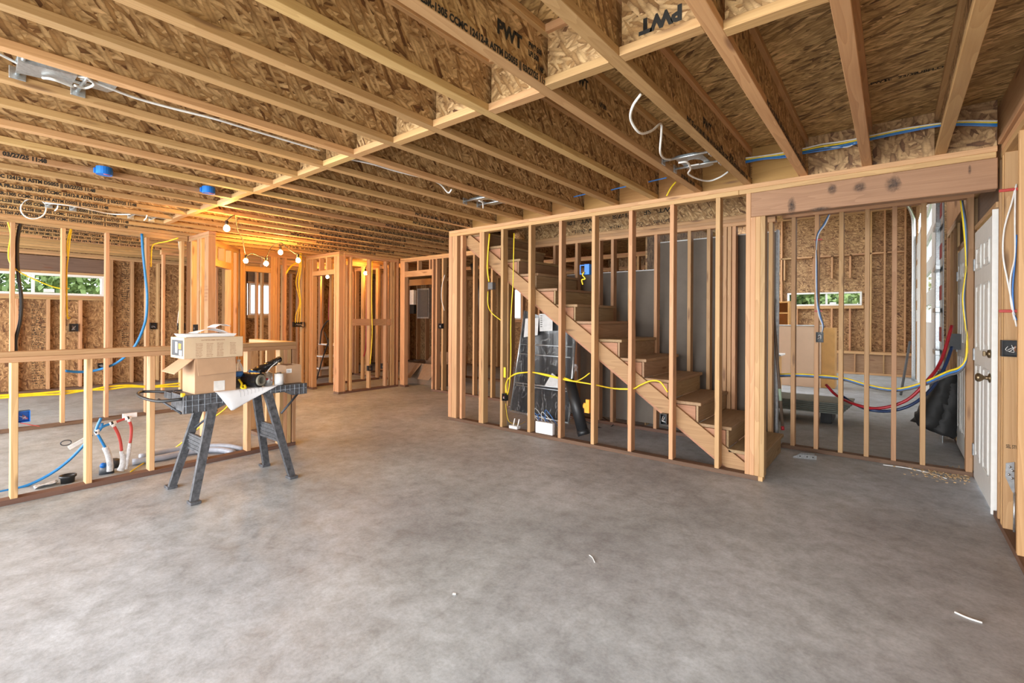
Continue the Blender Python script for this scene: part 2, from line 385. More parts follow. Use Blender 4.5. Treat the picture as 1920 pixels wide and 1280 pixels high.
# --- ceiling joists
JX = [.222-.4015*k for k in range(30)]
FW = .060
ordn = 'nearest,second,third,fourth,fifth,sixth,seventh,eighth,ninth,tenth,eleventh,twelfth,thirteenth,fourteenth,fifteenth,sixteenth,seventeenth,eighteenth,nineteenth,twentieth,twenty-first,twenty-second,twenty-third,twenty-fourth,twenty-fifth,twenty-sixth,twenty-seventh,twenty-eighth,twenty-ninth,thirtieth'.split(',')
joists = []
for k, x in enumerate(JX):
    y1 = 4.425 if x > -4.7 else (YB+.05)
    lab = 'long wood I-joist with OSB web, the one nearest the right-hand wall' if k == 0 else f'long wood I-joist with OSB web, {ordn[k]} joist counted from the right-hand wall'
    e = empty('i_joist', (x+FW/2, (YF+y1)/2, TOP), lab, 'joist', 'long I-joists under the subfloor')
    box('bottom_flange', x, x+FW, YF+.05, y1, TOP, TOP+.039, M['flange'], e, .002)
    box('top_flange', x, x+FW, YF+.05, y1, TOP+.263, TOP+.301, M['flange'], e, .002)
    box('web', x+FW/2-.005, x+FW/2+.005, YF+.05, y1, TOP+.039, TOP+.263, M['osb'], e, 0)
    joists.append(e)
LONG = 'PWT SE or LPI 500 MILL 1069 APA PR-L238 ESR-1305 CCMC 12412-R ASTM D5055 || 03/27/25 11:48'
def jtext(k, s, yend, z, h, xs=1.0, web=False, name='printed_text', end=True, cw=.0162):
    x = JX[k]+FW+.0012 if not web else JX[k]+FW/2+.0062
    o = text(name, s, (x, 0, z), (0, 1, 0), (0, 0, 1), h, M['ink'], joists[k], xs, .05)
    wdt = max(v.co.y for v in o.data.vertices)
    if not web:
        f = cw*len(s)/wdt
        for v in o.data.vertices: v.co.y *= f
        wdt *= f
    o.location.y += (yend-wdt if end else yend)
    return o
jtext(4, 'ESR-1305 CCMC 12412-R ASTM D5055 || 03/27/25 11:48', 1.93, TOP+.005, .030)
jtext(4, 'PWT', 1.57, TOP+.115, .062, .95, True, end=False); jtext(4, 'PWT 500', 1.80, TOP+.155, .026, .75, True, end=False); jtext(4, 'LPI 500', 1.80, TOP+.115, .026, .75, True, end=False); jtext(4, '11:48', 1.86, TOP+.075, .026, .75, True, end=False)
jtext(4, 'PWT', 2.22, TOP+.16, .05, .95, True, end=False); jtext(4, 'LPI 500', 2.5, TOP+.12, .026, .75, True, end=False)
jtext(3, LONG, 4.2, TOP+.005, .030); jtext(2, LONG, 4.25, TOP+.005, .030)
jtext(3, 'PWT', 3.12, TOP+.10, .06, .95, True, end=False); jtext(3, '11:48', 3.48, TOP+.07, .03, .9, True, end=False); jtext(3, 'LPI 500', 3.75, TOP+.07, .03, .9, True, end=False)
jtext(4, 'LPI 500 MILL 1069 APA', 4.15, TOP+.005, .030)
jtext(13, '03/27/25 11:48', .60, TOP+.005, .030)
for k, ye in ((15, 1.02), (16, 1.42), (17, 1.27), (18, 1.42), (19, 1.62), (20, 1.7), (21, 1.8), (22, 2.0), (23, 2.1), (24, 2.3), (25, 2.6)):
    jtext(k, LONG, ye, TOP+.005, .030)
for k, ye in ((11, 4.9), (12, 5.2), (13, 5.1), (14, 5.0), (15, 4.6), (16, 4.9), (17, 4.7), (18, 5.3), (19, 5.2), (20, 5.1)):
    jtext(k, LONG, ye, TOP+.005, .030)

# blocking row
def block(k, y, name='joist_block', lab=None, grp='blocking between the joists'):
    x0, x1 = JX[k+1]+FW, JX[k]
    e = empty(name, ((x0+x1)/2, y, TOP), lab, 'blocking', grp)
    box('bottom_flange', x0, x1, y-.03, y+.03, TOP, TOP+.039, M['flange'], e, .002)
    box('top_flange', x0, x1, y-.03, y+.03, TOP+.263, TOP+.301, M['flange'], e, .002)
    box('web', x0, x1, y-.005, y+.005, TOP+.039, TOP+.263, M['osb'], e, 0)
    return e
ys = [2.02, 1.99, 1.91, 1.93, 1.97, 1.93, 1.95, 1.92, 1.92, 1.93, 1.92, 1.93, 1.90, 1.92, 1.9, 1.9, 1.88, 1.9]
for k in range(18):
    b_ = block(k, ys[k], lab=f'short I-joist block crossing between the {ordn[k]} and {ordn[k+1]} joists from the right-hand wall' if k else 'short I-joist block between the two joists nearest the right-hand wall')
    if k == 2:
        x0, x1 = JX[3]+FW, JX[2]
        pr_ = P(1279, 22, y=ys[k]-.0062); text('printed_text', 'PWT', (pr_.x, ys[k]-.0062, pr_.z+.03), (-1, 0, 0), (0, 0, -1), .06, M['ink'], b_, 1.0, .06)
# rim panels over the stair wall between joists
for k in range(-1, 11):
    x0 = JX[k+1]+FW+.001; x1 = JX[k]-.001 if k >= 0 else XR-.02
    m = M['osbw'] if k < 2 else M['plyy']
    o = box('rim_panel', x0, x1, 4.36, 4.379, TOP, TOP+.300, m, None, 0)
    tag(o, ('OSB' if k < 2 else 'yellow plywood')+' rim panel above the stair wall, '+('against the right-hand wall' if k < 0 else f'left of the {ordn[k]} joist from the right'), 'rim board', 'rim panels above the stair wall')

q0, q1 = P(1632, 160, z=TOP+.3), P(1768, 128, z=TOP+.3)
for i, w_ in enumerate(('PWT', 'SE', '23/32', 'SUB', 'FLOOR')): text('printed_text', w_, (q0.x+(q1.x-q0.x)*i/5, q0.y+(q1.y-q0.y)*i/5, TOP+.3013), (1, -.02, 0), (-.02, -1, 0), .035, M['ink'], ceil, .8, .03)
# --- staircase
st = empty('staircase', (-2.6, 4.93, 0), 'unfinished wooden staircase with plywood treads rising to the left behind the stud wall', 'staircase')
RISE, RUN, XN, ZN = .1838, .2615, -.835, .2
Y0, Y1 = 4.468, 5.37
for k in range(14):
    xn = XN-RUN*k; z = ZN+RISE*k
    yl = Y0-.005 if k else 4.432
    box('tread', xn-RUN-.02, xn, yl, Y1, z-.03, z, M['ply'], st, .004)
    box('riser', xn-.045, xn-.025, yl+.006, Y1-.006, max(z-.03-(RISE-.03), 0.0005), z-.0305, M['ply'], st, .001)
def strng(y, m=M['stringer']):
    # sawtooth carriage clad with plywood on the side, ends on the floor
    top = [Vector((XN-.05, y, ZN-.035))]
    for k in range(13):
        top.append(Vector((XN-.05-RUN*(k+1)+.0, y, ZN-.035+RISE*k)))
        top.append(Vector((XN-.05-RUN*(k+1)+.0, y, ZN-.035+RISE*(k+1))))
    low = [Vector((-4.42, y, 2.40)), Vector((-4.42, y, 2.31)), Vector((XN-.30, y, .0008)), Vector((XN-.05, y, .0008))]
    pts = top[:-1]+[Vector((top[-2].x, y, 2.36))]+low
    bm = bmesh.new(); addprism(bm, pts, (0, .03, 0)); return fin('stringer', bm, m, st)
strng(Y0); strng(Y1-.035)
# long board nailed along the lower edge of the near stringer
u = Vector((-RUN, 0, RISE)).normalized(); n_ = Vector((RISE, 0, RUN)).normalized()
a = Vector((-1.08, Y0-.036, .0015)); L = 3.98; tb = a+n_*.14; tb = tb-u*((tb.z-.0015)/u.z)
prism('stringer_board', [a, a+u*L, a+u*L+n_*.14, tb], (0, .034, 0), M['stringer'], st)

# --- wall behind the stairs
W = Frame('stair_back_stud_wall', 'x', 5.43, -4.5, -.93, label='stud wall along the far side of the staircase', z1=2.40)
W.b('bottom_plate', -4.5, -.93, 0, T, 'plate'); W.b('top_plate', -4.5, -.93, 2.324, 2.362); W.b('top_plate', -4.5, -.93, 2.362, 2.40)
for a in (-4.45, -4.0, -3.63, -3.28, -2.95, -2.76, -2.53, -2.2, -1.81, -1.60, -1.43, -1.385, -1.34, -.99): W.stud(a, z1=2.324)
e = empty('i_joist', (-2.7, 5.47, 2.40), 'I-joist crossing above the back of the stairwell with upside-down black printing', 'joist')
box('bottom_flange', -4.6, .5, 5.44, 5.5, 2.4, 2.438, M['flange'], e); box('top_flange', -4.6, .5, 5.44, 5.5, 2.72, 2.758, M['flange'], e); box('web', -4.6, .5, 5.464, 5.476, 2.438, 2.72, M['osb'], e, 0)
for w_, x_ in (('PWT', -1.95), ('SE', -2.25), ('11-7/8', -2.5), ('PWT', -3.0), ('LPI', -3.3)): text('printed_text', w_, (x_, 5.463, 2.64), (-1, 0, 0), (0, 0, -1), .06, M['ink'], e, 1.2)
for w_, x_ in (('ESR-1305', -2.0), ('CCMC', -2.35), ('12412-R', -2.6), ('ASTM', -2.95), ('D5055', -3.15)): text('printed_text', w_, (x_, 5.463, 2.50), (-1, 0, 0), (0, 0, -1), .035, M['ink'], e, 1.2)

# --- drywall standing behind it
def leaning(name, lab, x0, x1, y, h, n, cat='drywall'):
    e = empty(name, ((x0+x1)/2, y, 0), lab, cat)
    for i in range(n):
        bm = bmesh.new(); yy = y+.014*i
        vs = addbox(bm, x0, x1, yy, yy+.0127, .04, h)
        fin('sheet', bm, [M['drywall'], ][0], e)
        box('paper_edge', x0, x1, yy, yy+.0127, h, h+.012, M['dryedge'], e, 0)
    return e
leaning('drywall_stack', 'tall grey drywall sheets stood on edge behind the stair studs', -2.2, -.955, 5.62, 2.25, 3)
leaning('drywall_stack', 'shorter grey drywall sheets left of the tall ones behind the stairs', -3.55, -2.26, 5.66, 1.93, 2)
bm = bmesh.new(); addbox(bm, -.952, -.93, 5.60, 5.67, .04, 2.27)
o = fin('metal_corner_strip', bm, M['dullsteel']); tag(o, 'thin grey metal strip standing at the right edge of the drywall', 'trim strip')

# --- garage partition (closely spaced studs)
W = Frame('garage_partition', 'x', 5.62, -.90, XR-.001, label='stud partition with closely spaced studs under the header beam, wires looping through it', z1=2.46)
W.plates()
for a in (-.815, -.612, -.41, -.207, -.005, .198): W.stud(a)
W.b('post', .497, XR-.004, T, TOP-2*T)
for px, w_ in ((1443, 0),):
    pass

# --- pony wall (half height)
XP = -4.834
W = Frame('half_height_stud_wall', 'y', XP, -1.2, 2.46, label='waist-high stud wall with doubled top rail behind the folding workbench', z1=1.075)
W.b('bottom_plate', -1.2, 2.46, 0, T, 'plate')
W.b('top_plate', -1.2, 2.46, 1.037, 1.075); W.b('top_plate', -1.2, 2.46, .998, 1.036)
for a in (-.79, -.39, .01, .412, .812, 1.212, 1.61, 1.98): W.stud(a, z1=.998)
for a in (2.29, 2.33, 2.37, 2.42): W.stud(a, z1=.998)
# its return
box('bottom_plate', -5.75, XP-D-.001, 2.371, 2.46, 0, T, M['plate'], W.root); box('top_plate', -5.75, XP-D-.001, 2.371, 2.46, 1.037, 1.075, M['stud'], W.root); box('top_plate', -5.75, XP-D-.001, 2.371, 2.46, .998, 1.036, M['stud'], W.root)
for a in (-5.75, -5.34, -5.06): box('stud', a, a+T, 2.371, 2.46, T, .998, M['stud'], W.root)

# --- kitchen wall x=-7.8
W = Frame('left_stud_wall', 'y', -7.8, -2.5, 2.39, label='full-height stud wall left of the corner post, blue tube hanging in front')
W.plates()
for a in (-1.4, -1.0, -.6, -.18, .23, .655, 1.08, 1.49, 1.91, 2.31): W.stud(a)
# return to the corner post
W = Frame('corner_stud_wall', 'x', 2.40, -7.88, -7.06, label='short stud wall ending in the wide corner post with pencil writing, behind the cartons')
W.plates()
for a in (-7.88, -7.72, -7.36): W.stud(a)
W.b('post', -7.20, -7.07, T, TOP-2*T); W.b('post', -7.48, -7.40, T, TOP-2*T)
for i, s in enumerate(('4 - 3-2x6', '2 - 3 5/8 HDR', '1 - STHD14', 'NO BASE', '2x4 KING')):
    text('pencil_note', s, (-7.19, 2.3985, 1.72-.045*i), (1, 0, 0), (0, 0, 1), .022, M['brownink'], W.root, .8, .0)
# --- diagonal wall with opening
dr = Vector((-.866, .75, 0)).normalized(); dn = Vector((-.75, -.866, 0)).normalized()
p0 = Vector((-7.66, 2.58, 0)); dl = 1.2
e = empty('diagonal_stud_wall', p0+dr*dl/2, 'short diagonal stud wall with an open doorway, behind the corner post', 'stud wall')
def dbox(name, s0, s1, z0, z1, mat='stud'):
    bm = bmesh.new(); a_, b_ = p0+dr*s0, p0+dr*s1
    poly = [a_+Vector((0, 0, z0)), b_+Vector((0, 0, z0)), b_+dn*D+Vector((0, 0, z0)), a_+dn*D+Vector((0, 0, z0))]
    addprism(bm, poly, (0, 0, z1-z0)); return fin(name, bm, M[mat], e)
dbox('top_plate', 0, dl, TOP-T, TOP); dbox('top_plate', 0, dl, TOP-2*T, TOP-T-.001)
for s0 in (0, .04, dl-.32, dl-.26, dl-.09, dl-.045): dbox('stud', s0, s0+T, 0, TOP-2*T)
dbox('header', .08, dl-.325, 2.085, 2.185); dbox('cripple_stud', .33, .368, 2.186, TOP-2*T); dbox('cripple_stud', .62, .658, 2.186, TOP-2*T)
# --- hall wall x=-8.55
W = Frame('hall_stud_wall', 'y', -8.55, 3.38, 4.50, label='orange-lit stud wall with a doorway under the string lights')
W.plates(spans=[(3.38, 3.46), (3.88, 4.50)])
for a in (3.385, 3.425): W.stud(a)
W.b('header', 3.464, 3.882, 2.10, 2.19); W.b('cripple_stud', 3.76, 3.798, 2.19, TOP-2*T)
for a in (3.885, 3.925, 3.965, 4.01, 4.13, 4.46): W.stud(a)
# --- wall y=4.53
W = Frame('doorway_stud_wall', 'x', 4.53, -8.60, -7.44, label='narrow stud wall with a doorway to the black stepladder')
W.plates(spans=[(-8.60, -8.30), (-7.60, -7.44)])
for a in (-8.60, -8.54, -8.42, -8.35, -7.60, -7.55): W.stud(a)
W.b('post', -7.51, -7.44, T, TOP-2*T)
W.b('header', -8.31, -7.602, 2.08, 2.165); W.b('cripple_stud', -8.1, -8.062, 2.165, TOP-2*T); W.b('cripple_stud', -7.87, -7.832, 2.165, TOP-2*T)
# --- wall x=-7.43
W = Frame('blocked_stud_wall', 'y', -7.435, 4.62, 5.80, label='stud wall with a flat block at mid height, yellow cable running down its stud')
W.plates()
W.stud(4.622)
for a in (4.75, 5.14, 5.50, 5.62, 5.66, 5.76): W.stud(a)
W.b('block', 4.79, 5.14, 1.18, 1.30, None, 0, .038); W.b('block', 5.18, 5.50, 1.18, 1.30, None, 0, .038); W.b('block', 5.54, 5.62, 1.18, 1.30, None, 0, .038)
# --- wall y=5.82
W = Frame('end_stud_wall', 'x', 5.82, -7.43, -4.6, label='stud wall with a framed doorway left of the stair wall, large carton behind')
W.plates(spans=[(-7.43, -7.26), (-6.52, -4.6)])
W.b('post', -7.42, -7.29, T, TOP-2*T)
for a in (-6.52, -6.42, -6.26, -5.9, -5.5, -5.1, -4.7): W.stud(a)
W.b('header', -7.288, -6.522, 2.10, 2.21); W.b('cripple_stud', -6.93, -6.892, 2.21, TOP-2*T); W.b('cripple_stud', -6.60, -6.562, 2.21, TOP-2*T)
# --- back rooms
def backwall(name, ax, p, a0, a1, lab, step=.41, skip=()):
    W = Frame(name, ax, p, a0, a1, label=lab, mat='stud2'); W.plates()
    a_ = a0+.02; i = 0
    while a_ < a1-T:
        if i not in skip: W.stud(a_)
        a_ += step; i += 1
    return W
backwall('back_room_stud_wall', 'y', -9.75, 2.6, 7.2, 'stud wall of the far back room seen through the orange doorways')
backwall('back_room_stud_wall', 'x', 6.3, -9.7, -7.9, 'stud wall behind the black stepladder')
backwall('back_room_stud_wall', 'y', -8.6, 4.7, 6.2, 'inner stud wall beside the black stepladder', .36)
backwall('back_room_stud_wall', 'x', 7.6, -7.5, -2.5, 'far stud wall behind the large carton and the stairs', .41, (1, 2))
backwall('back_room_stud_wall', 'y', -10.6, 3.3, 5.6, 'innermost stud wall in front of the narrow bright windows', .3)

# --- outer walls
def outer(name, ax, p, a0, a1, z1, studs, openings=(), h=None, osbm='osbw', bottom=True):
    """2x6 framed outer wall with OSB sheathing; ax 'y': inner face at x=p with outside to -x or +x"""
    root = empty(name, (0, 0, 0), kind='structure')
    sgn = -1 if name != 'wall_right' else 1
    dd = .14
    def b(nm, u0, u1, z0, z1_, mat, d0, d1):
        if ax == 'y': return box(nm, *(sorted((p+sgn*d0, p+sgn*d1))), u0, u1, z0, z1_, mat, root, .002 if nm != 'sheathing' else 0)
        return box(nm, u0, u1, p+d0, p+d1, z0, z1_, mat, root, .002 if nm != 'sheathing' else 0)
    cuts = sorted(openings)
    # sheathing pieces around the openings
    u = a0
    for (u0, u1, z0, z1_) in cuts:
        if u0 > u+.001: b('sheathing', u, u0, 0, z1, M[osbm], dd, dd+.012)
        if z0 > .02: b('sheathing', u0, u1, 0, z0, M[osbm], dd, dd+.012)
        b('sheathing', u0, u1, z1_, z1, M[osbm], dd, dd+.012)
        u = u1
    b('sheathing', u, a1, 0, z1, M[osbm], dd, dd+.012)
    # plates
    segs = [(a0, a1)]
    for (u0, u1, z0, z1_) in cuts:
        if z0 < .02: segs = [q for s_ in segs for q in ([(s_[0], u0), (u1, s_[1])] if s_[0] < u0 < s_[1] else [s_])]
    for s_ in segs: b('bottom_plate', s_[0], s_[1], 0, T, M['plate'], 0, dd)
    b('top_plate', a0, a1, z1-T, z1-.001, M['stud'], 0, dd); b('top_plate', a0, a1, z1-2*T, z1-T-.001, M['stud'], 0, dd)
    for s_ in studs:
        hit = [c for c in cuts if c[0]-.045 < s_ < c[1]+.005]
        if not hit: b('stud', s_, s_+T, T, z1-2*T, M['stud2'], 0, dd)
        else:
            c = hit[0]
            if c[2] > .2: b('stud', s_, s_+T, T, c[2]-.078, M['stud2'], 0, dd)
    for (u0, u1, z0, z1_) in cuts:
        if z0 > .2: b('sill_plate', u0-.04, u1+.04, z0-.039, z0-.001, M['stud'], 0, dd); b('sill_plate', u0-.04, u1+.04, z0-.078, z0-.040, M['stud'], 0, dd)
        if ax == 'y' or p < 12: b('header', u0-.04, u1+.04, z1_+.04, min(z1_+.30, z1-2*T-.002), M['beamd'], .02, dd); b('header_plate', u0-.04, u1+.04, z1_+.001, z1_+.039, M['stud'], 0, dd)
    return root, b
wl, b = outer('wall_left', 'y', XL, YF, YB+.139, TOP, [YF+.02]+[-.25, .18, .58, 1.03, 1.42, 1.845, 2.24, 2.28, 2.60, 3.02, 3.42, 3.83, 4.24, 4.66, 5.35, 5.75, 6.16, 6.57, 6.98, 7.4, 7.8, 8.2, 8.6, 9.0, 9.4], [(-3.0, -.3, 0, 2.2), (.1, 2.19, 1.69, 2.07), (4.78, 5.33, 1.37, 2.1)])
XG = .43
YN = P(1752, 500, x=XG).y
wr, b = outer('wall_right', 'y', XR, YF, YN, TOP, [3.80, 4.24, 4.30, 4.42, 5.70, 5.74, 7.0, 7.04, 7.4, 7.8, 8.2, 8.6]+[3.80-.61*i for i in range(1, 3)], [(-2.9, 1.2, .25, 2.2), (4.60, 5.60, .0, 2.10), (6.0, 6.95, 0, 2.08)], osbm='ply')
wb, b = outer('wall_back', 'x', YB, XL-.15, -2.35, TOP, [XL+.1+.406*i for i in range(22)], [(-8.0, -7.4, 1.3, 2.1)])
for q in range(1): pass
YG = 14.8
gw, b = outer('wall_garage', 'x', YG, -6.5, XG, 4.1, [-5.3+.406*i*1.0 for i in range(7)]+[-2.4, -2.03, -1.246, -.861, -.44, -.17, .22], [(-2.24, -.6, 1.70, 2.05)], osbm='osbw')
for x_ in (-3.2, -2.33, -2.0, -1.65, -1.23, -.83, -.44, -.14, .26): box('blocking', x_-.36, x_-.02, YG, YG+.14, 2.97, 3.008, M['stud'], gw)
for x_ in (-2.33, -1.65, -1.246, -.861): box('stud', x_, x_+T, YG, YG+.14, 2.40, 2.96, M['stud2'], gw)
o = struct('wall_garage_left', -2.42, -2.40, 5.7, 9.7, 0, 4.0, M['osbw'], bev=0)
o = struct('wall_garage_upper', -2.4, XR+.1, 5.60, 5.615, 2.80, 4.0, M['osbw'], bev=0)
struct('wall_right_upper', XR+.14, XR+.155, 5.6, YN, TOP, 4.1, M['osbw'], bev=0); struct('wall_right_upper', XG, XG+.02, YN+.02, 14.95, 3.56, 4.1, M['osbw'], bev=0); struct('wall_right_upper', XG, XG+.02, 13.95, 14.95, 0, 3.55, M['osbw'], bev=0); struct('wall_right_upper', XG+.05, XR+.16, YN, YN+.019, 0, 4.1, M['osbw'], bev=0)
struct('trim_3', XR, XR+.14, YN-.09, YN-.01, .001, 3.6, M['stud'])

for nm, a_ in (('rim_left', (XL-.14, XL-.02, YF, YB+.1, TOP+.001, TOP+.302)), ('rim_back', (XL-.02, -2.35, YB+.02, YB+.14, TOP+.001, TOP+.302))):
    struct('trim_1', *a_, M['osbw'], bev=0)
struct('trim_2', XR+.001, XR+.14, YF, 5.6, TOP+.001, TOP+.302, M['stud'])
struct('trim_2', XR-.02, XR+.14, 3.1, 4.33, TOP+.0012, TOP+.04, M['stud'])
def stamp(px, py0, py1, wd, n):
    bm = bmesh.new()
    for i in range(n):
        p_ = P(px, py0+(py1-py0)*i/n, x=XL-.139)
        y_ = p_.y-wd/2
        while y_ < p_.y+wd/2:
            L_ = random.uniform(.008, .035)
            if random.random() < .78: addbox(bm, XL-.1398, XL-.1392, y_, y_+L_, p_.z-.006, p_.z+random.uniform(.0, .010))
            y_ += L_+.010
    fin('grade_stamp', bm, M['ink'], wl)
stamp(71, 572, 655, .16, 26); stamp(236, 495, 655, .13, 42); stamp(71, 680, 728, .15, 10)
# --- windows
def window(n, ax, p, u0, u1, z0, z1, split=None, lab=None, sgn=-1):
    root = empty('window_%d' % n, (p, (u0+u1)/2, z0) if ax == 'y' else ((u0+u1)/2, p, z0), kind='structure')
    def b(nm, a0, a1, b0, b1, mat, d0, d1):
        if ax == 'y': return box(nm, *(sorted((p+sgn*d0, p+sgn*d1))), a0, a1, b0, b1, mat, root)
        return box(nm, a0, a1, p+d0, p+d1, b0, b1, mat, root)
    f = .04
    b('window_frame', u0, u1, z1-f, z1, M['vinyl'], .03, .13); b('window_frame', u0, u1, z0, z0+f, M['vinyl'], .03, .13)
    b('window_frame', u0, u0+f, z0+f, z1-f, M['vinyl'], .03, .13); b('window_frame', u1-f, u1, z0+f, z1-f, M['vinyl'], .03, .13)
    if split: b('window_mullion', split-.02, split+.02, z0+f, z1-f, M['vinyl'], .05, .12)
    b('window_pane', u0+f, u1-f, z0+f, z1-f, M['glass'], .085, .09)
    return b
wb1 = window(1, 'y', XL, .1, 2.19, 1.69, 2.07, 1.25)
wb1('window_sticker', 1.38, 1.52, 1.74, 1.80, M['label'], .078, .080)
window(2, 'y', XL, 4.78, 5.33, 1.37, 2.1)
window(3, 'x', YB, -8.0, -7.4, 1.3, 2.1)
wb3 = window(4, 'x', YG, -2.24, -.6, 1.70, 2.05, -1.35)
wb3('window_sticker', -1.28, -1.14, 1.73, 1.79, M['label'], .078, .080)

# --- doors
def door(n, y0, y1, zt, knob=False):
    root = empty('door_%d' % n, (XR+.02, (y0+y1)/2, 0), kind='structure')
    box('door_frame', XR-.010, XR+.14, y0-.02, y0-.004, 0.001, zt+.03, M['white'], root); box('door_frame', XR+.01, XR+.14, y1+.004, y1+.018, 0.001, zt+.03, M['stud'], root)
    bm = bmesh.new(); addbox(bm, XR-.004, XR+.04, y0, y1, .02, zt, .002)
    w_ = y1-y0
    # six raised panels
    for (za, zb) in ((.22, .98), (1.10, 1.62), (1.74, zt-.14)):
        for s_ in (0, 1):
            ya = y0+.13+s_*(w_/2-.05); yb = ya+w_/2-.21
            bo_ = .018
            for (q0, q1, r0, r1) in ((ya, yb, za, za+bo_), (ya, yb, zb-bo_, zb), (ya, ya+bo_, za, zb), (yb-bo_, yb, za, zb)):
                addbox(bm, XR-.011, XR-.004, q0, q1, r0, r1, .003)
            addbox(bm, XR-.009, XR-.004, ya+.045, yb-.045, za+.05, zb-.05, .004)
    fin('door_slab', bm, M['white'], root)
    for z_ in (.25, 1.05, 1.8): box('hinge', XR-.014, XR, y1-.012, y1+.022, z_-.05, z_+.05, M['dullsteel'], root)
    if knob:
        yk = y0+.07
        def latx(name, yk, z_, prof, mat):
            bm = bmesh.new(); addlathe(bm, 0, 0, prof, 20)
            mt = Matrix.Translation((XR-.006, yk, z_)) @ Matrix.Rotation(-math.pi/2, 4, 'Y')
            for v in bm.verts: v.co = mt @ v.co
            return fin(name, bm, mat, root, smooth=True)
        latx('door_knob', yk, .93, [(.033, 0), (.033, .006), (.014, .012), (.012, .03), (.022, .04), (.031, .055), (.03, .068), (.018, .076), (0, .078)], M['brass'])
        latx('deadbolt', yk, 1.10, [(.03, 0), (.028, .012), (.012, .018), (.010, .022), (0, .023)], M['brass'])
        box('deadbolt_turn', XR-.045, XR-.028, yk-.005, yk+.005, 1.082, 1.118, M['brass'], root)
    else:
        box('threshold', XR, XR+.13, y0, y1, .0005, .018, M['black'], root)
    return root
door(1, 4.64, 5.56, 2.07, True); door(2, 6.04, 6.91, 2.05)

# --- garage overhead door (door_3) with glowing window lites
g3 = empty('door_3', (.46, 11, 0), kind='structure')
Yn = YN; Yf = 13.9
cols = [(P(1746.3, 500, x=XG).y, P(1735, 500, x=XG).y), (P(1718, 500, x=XG).y, min(13.75, P(1711, 500, x=XG).y))]
rows = [(P(1744, a_, x=XG).z, P(1744, b_, x=XG).z) for a_, b_ in ((426, 381), (482, 441), (543, 507), (604, 570))]
rows = [(rows[i][0], rows[i][1]) for i in range(4)]
zs = [0.02]+[v for r_ in rows[::-1] for v in r_]+[max(r_[1] for r_ in rows)+.12]
for i in range(0, len(zs)-1):
    if i % 2 == 0: box('door_section', XG, XG+.045, Yn, Yf, zs[i]+.001, zs[i+1]-.001, M['white'], g3)
    else:
        ed = [Yn]+[v for c_ in cols for v in c_]
        ed = sorted(ed+[Yf])
        for j in range(0, len(ed)-1, 2):
            if ed[j+1]-ed[j] > .02: box('door_section', XG, XG+.045, ed[j], ed[j+1], zs[i], zs[i+1], M['white'], g3)
        for c_ in cols: box('door_pane', XG+.02, XG+.026, min(c_), max(c_), zs[i], zs[i+1], M['glass'], g3, 0)
# near track and stiffener ladder with red labels
yt = P(1757, 500, x=.40).y
tr = empty('garage_door_track', (.4, yt, 0), 'vertical metal door track with red labels right of the bright door lites', 'door track')
box('rail', .385, .425, yt-.05, yt-.02, .04, 3.3, M['steel'], tr)
yb_ = P(1768, 500, x=.42).y
box('back_plate', .42, .43, yb_, yt, .02, 3.3, M['dullsteel'], tr)
for i in range(6):
    z_ = .5+.46*i
    box('rung', .36, .40, yb_, yt-.05, z_, z_+.05, M['steel'], tr)
    if i < 5: box('red_label', .416, .4195, yb_+.15, yb_+.42, z_+.14, z_+.30, M['redink'], tr); tr.children[-1]['label'] = 'red label'
# far track with its curve overhead
xt = .30
q = [P(1713, 655, y=13.6), P(1713, 560, y=13.6), P(1713, 430, y=13.6), P(1709, 398, y=13.4), P(1697, 381, y=13.0), P(1678, 377, y=12.2), P(1600, 392, y=10.5)]
q = [Vector((min(v.x, .42), v.y, v.z)) for v in q]
q = [Vector((q[0].x, q[0].y, .02))]+q
o = tube('garage_door_track', q, .035, M['steel']); tag(o, 'curved galvanised door track bending under the garage ceiling', 'door track')
o = tube('grey_pole', [P(1706, 640, y=11.5), P(1689, 742, z=0.0)+Vector((0, 0, .02))], .02, M['grey']); tag(o, 'grey pole leaning by the foot of the curved door track', 'pole')

# ------------------------------------------------------------------ things
def one(o, label, cat, group=None): return tag(o, label, cat, group)
V = Vector
# --- folding workbench
wb = empty('folding_workbench', (-4.12, 1.62, 0), 'black plastic folding workbench standing in front of the waist-high wall, loaded with cartons', 'workbench')
bm = bmesh.new(); addbox(bm, -4.25, -3.99, 1.21, 2.12, .735, .757, .004)
fin('bench_top', bm, M['grey'], wb)
def apron(x0, x1, nm):
    bm = bmesh.new()
    pr_ = [(1.205, .757), (2.125, .757), (2.125, .665), (2.0, .665), (1.93, .70), (1.60, .70), (1.48, .66), (1.40, .625), (1.20, .625)]
    addprism(bm, [V((x0, a, b)) for a, b in pr_], (x1-x0, 0, 0))
    # moulded grid of ribs
    o = fin(nm, bm, M['dusty'], wb); bm = bmesh.new()
    for i in range(23):
        yy = 1.215+.04*i; zb = .63 if yy < 1.42 else .705 if 1.5 < yy < 1.98 else .67
        addbox(bm, x1, x1+.004, yy-.0015, yy+.0015, zb, .755)
    for z_ in (.72, .68): addbox(bm, x1, x1+.005, 1.205, 2.12 if z_ > .71 else 1.46, z_-.0015, z_+.0015)
    return fin('apron_ribs', bm, M['rib'], o)
apron(-4.02, -3.985, 'front_apron'); apron(-4.26, -4.235, 'rear_apron')
bm = bmesh.new(); addbox(bm, -4.235, -4.02, 1.20, 1.225, .64, .757); fin('end_apron', bm, M['dusty'], wb)
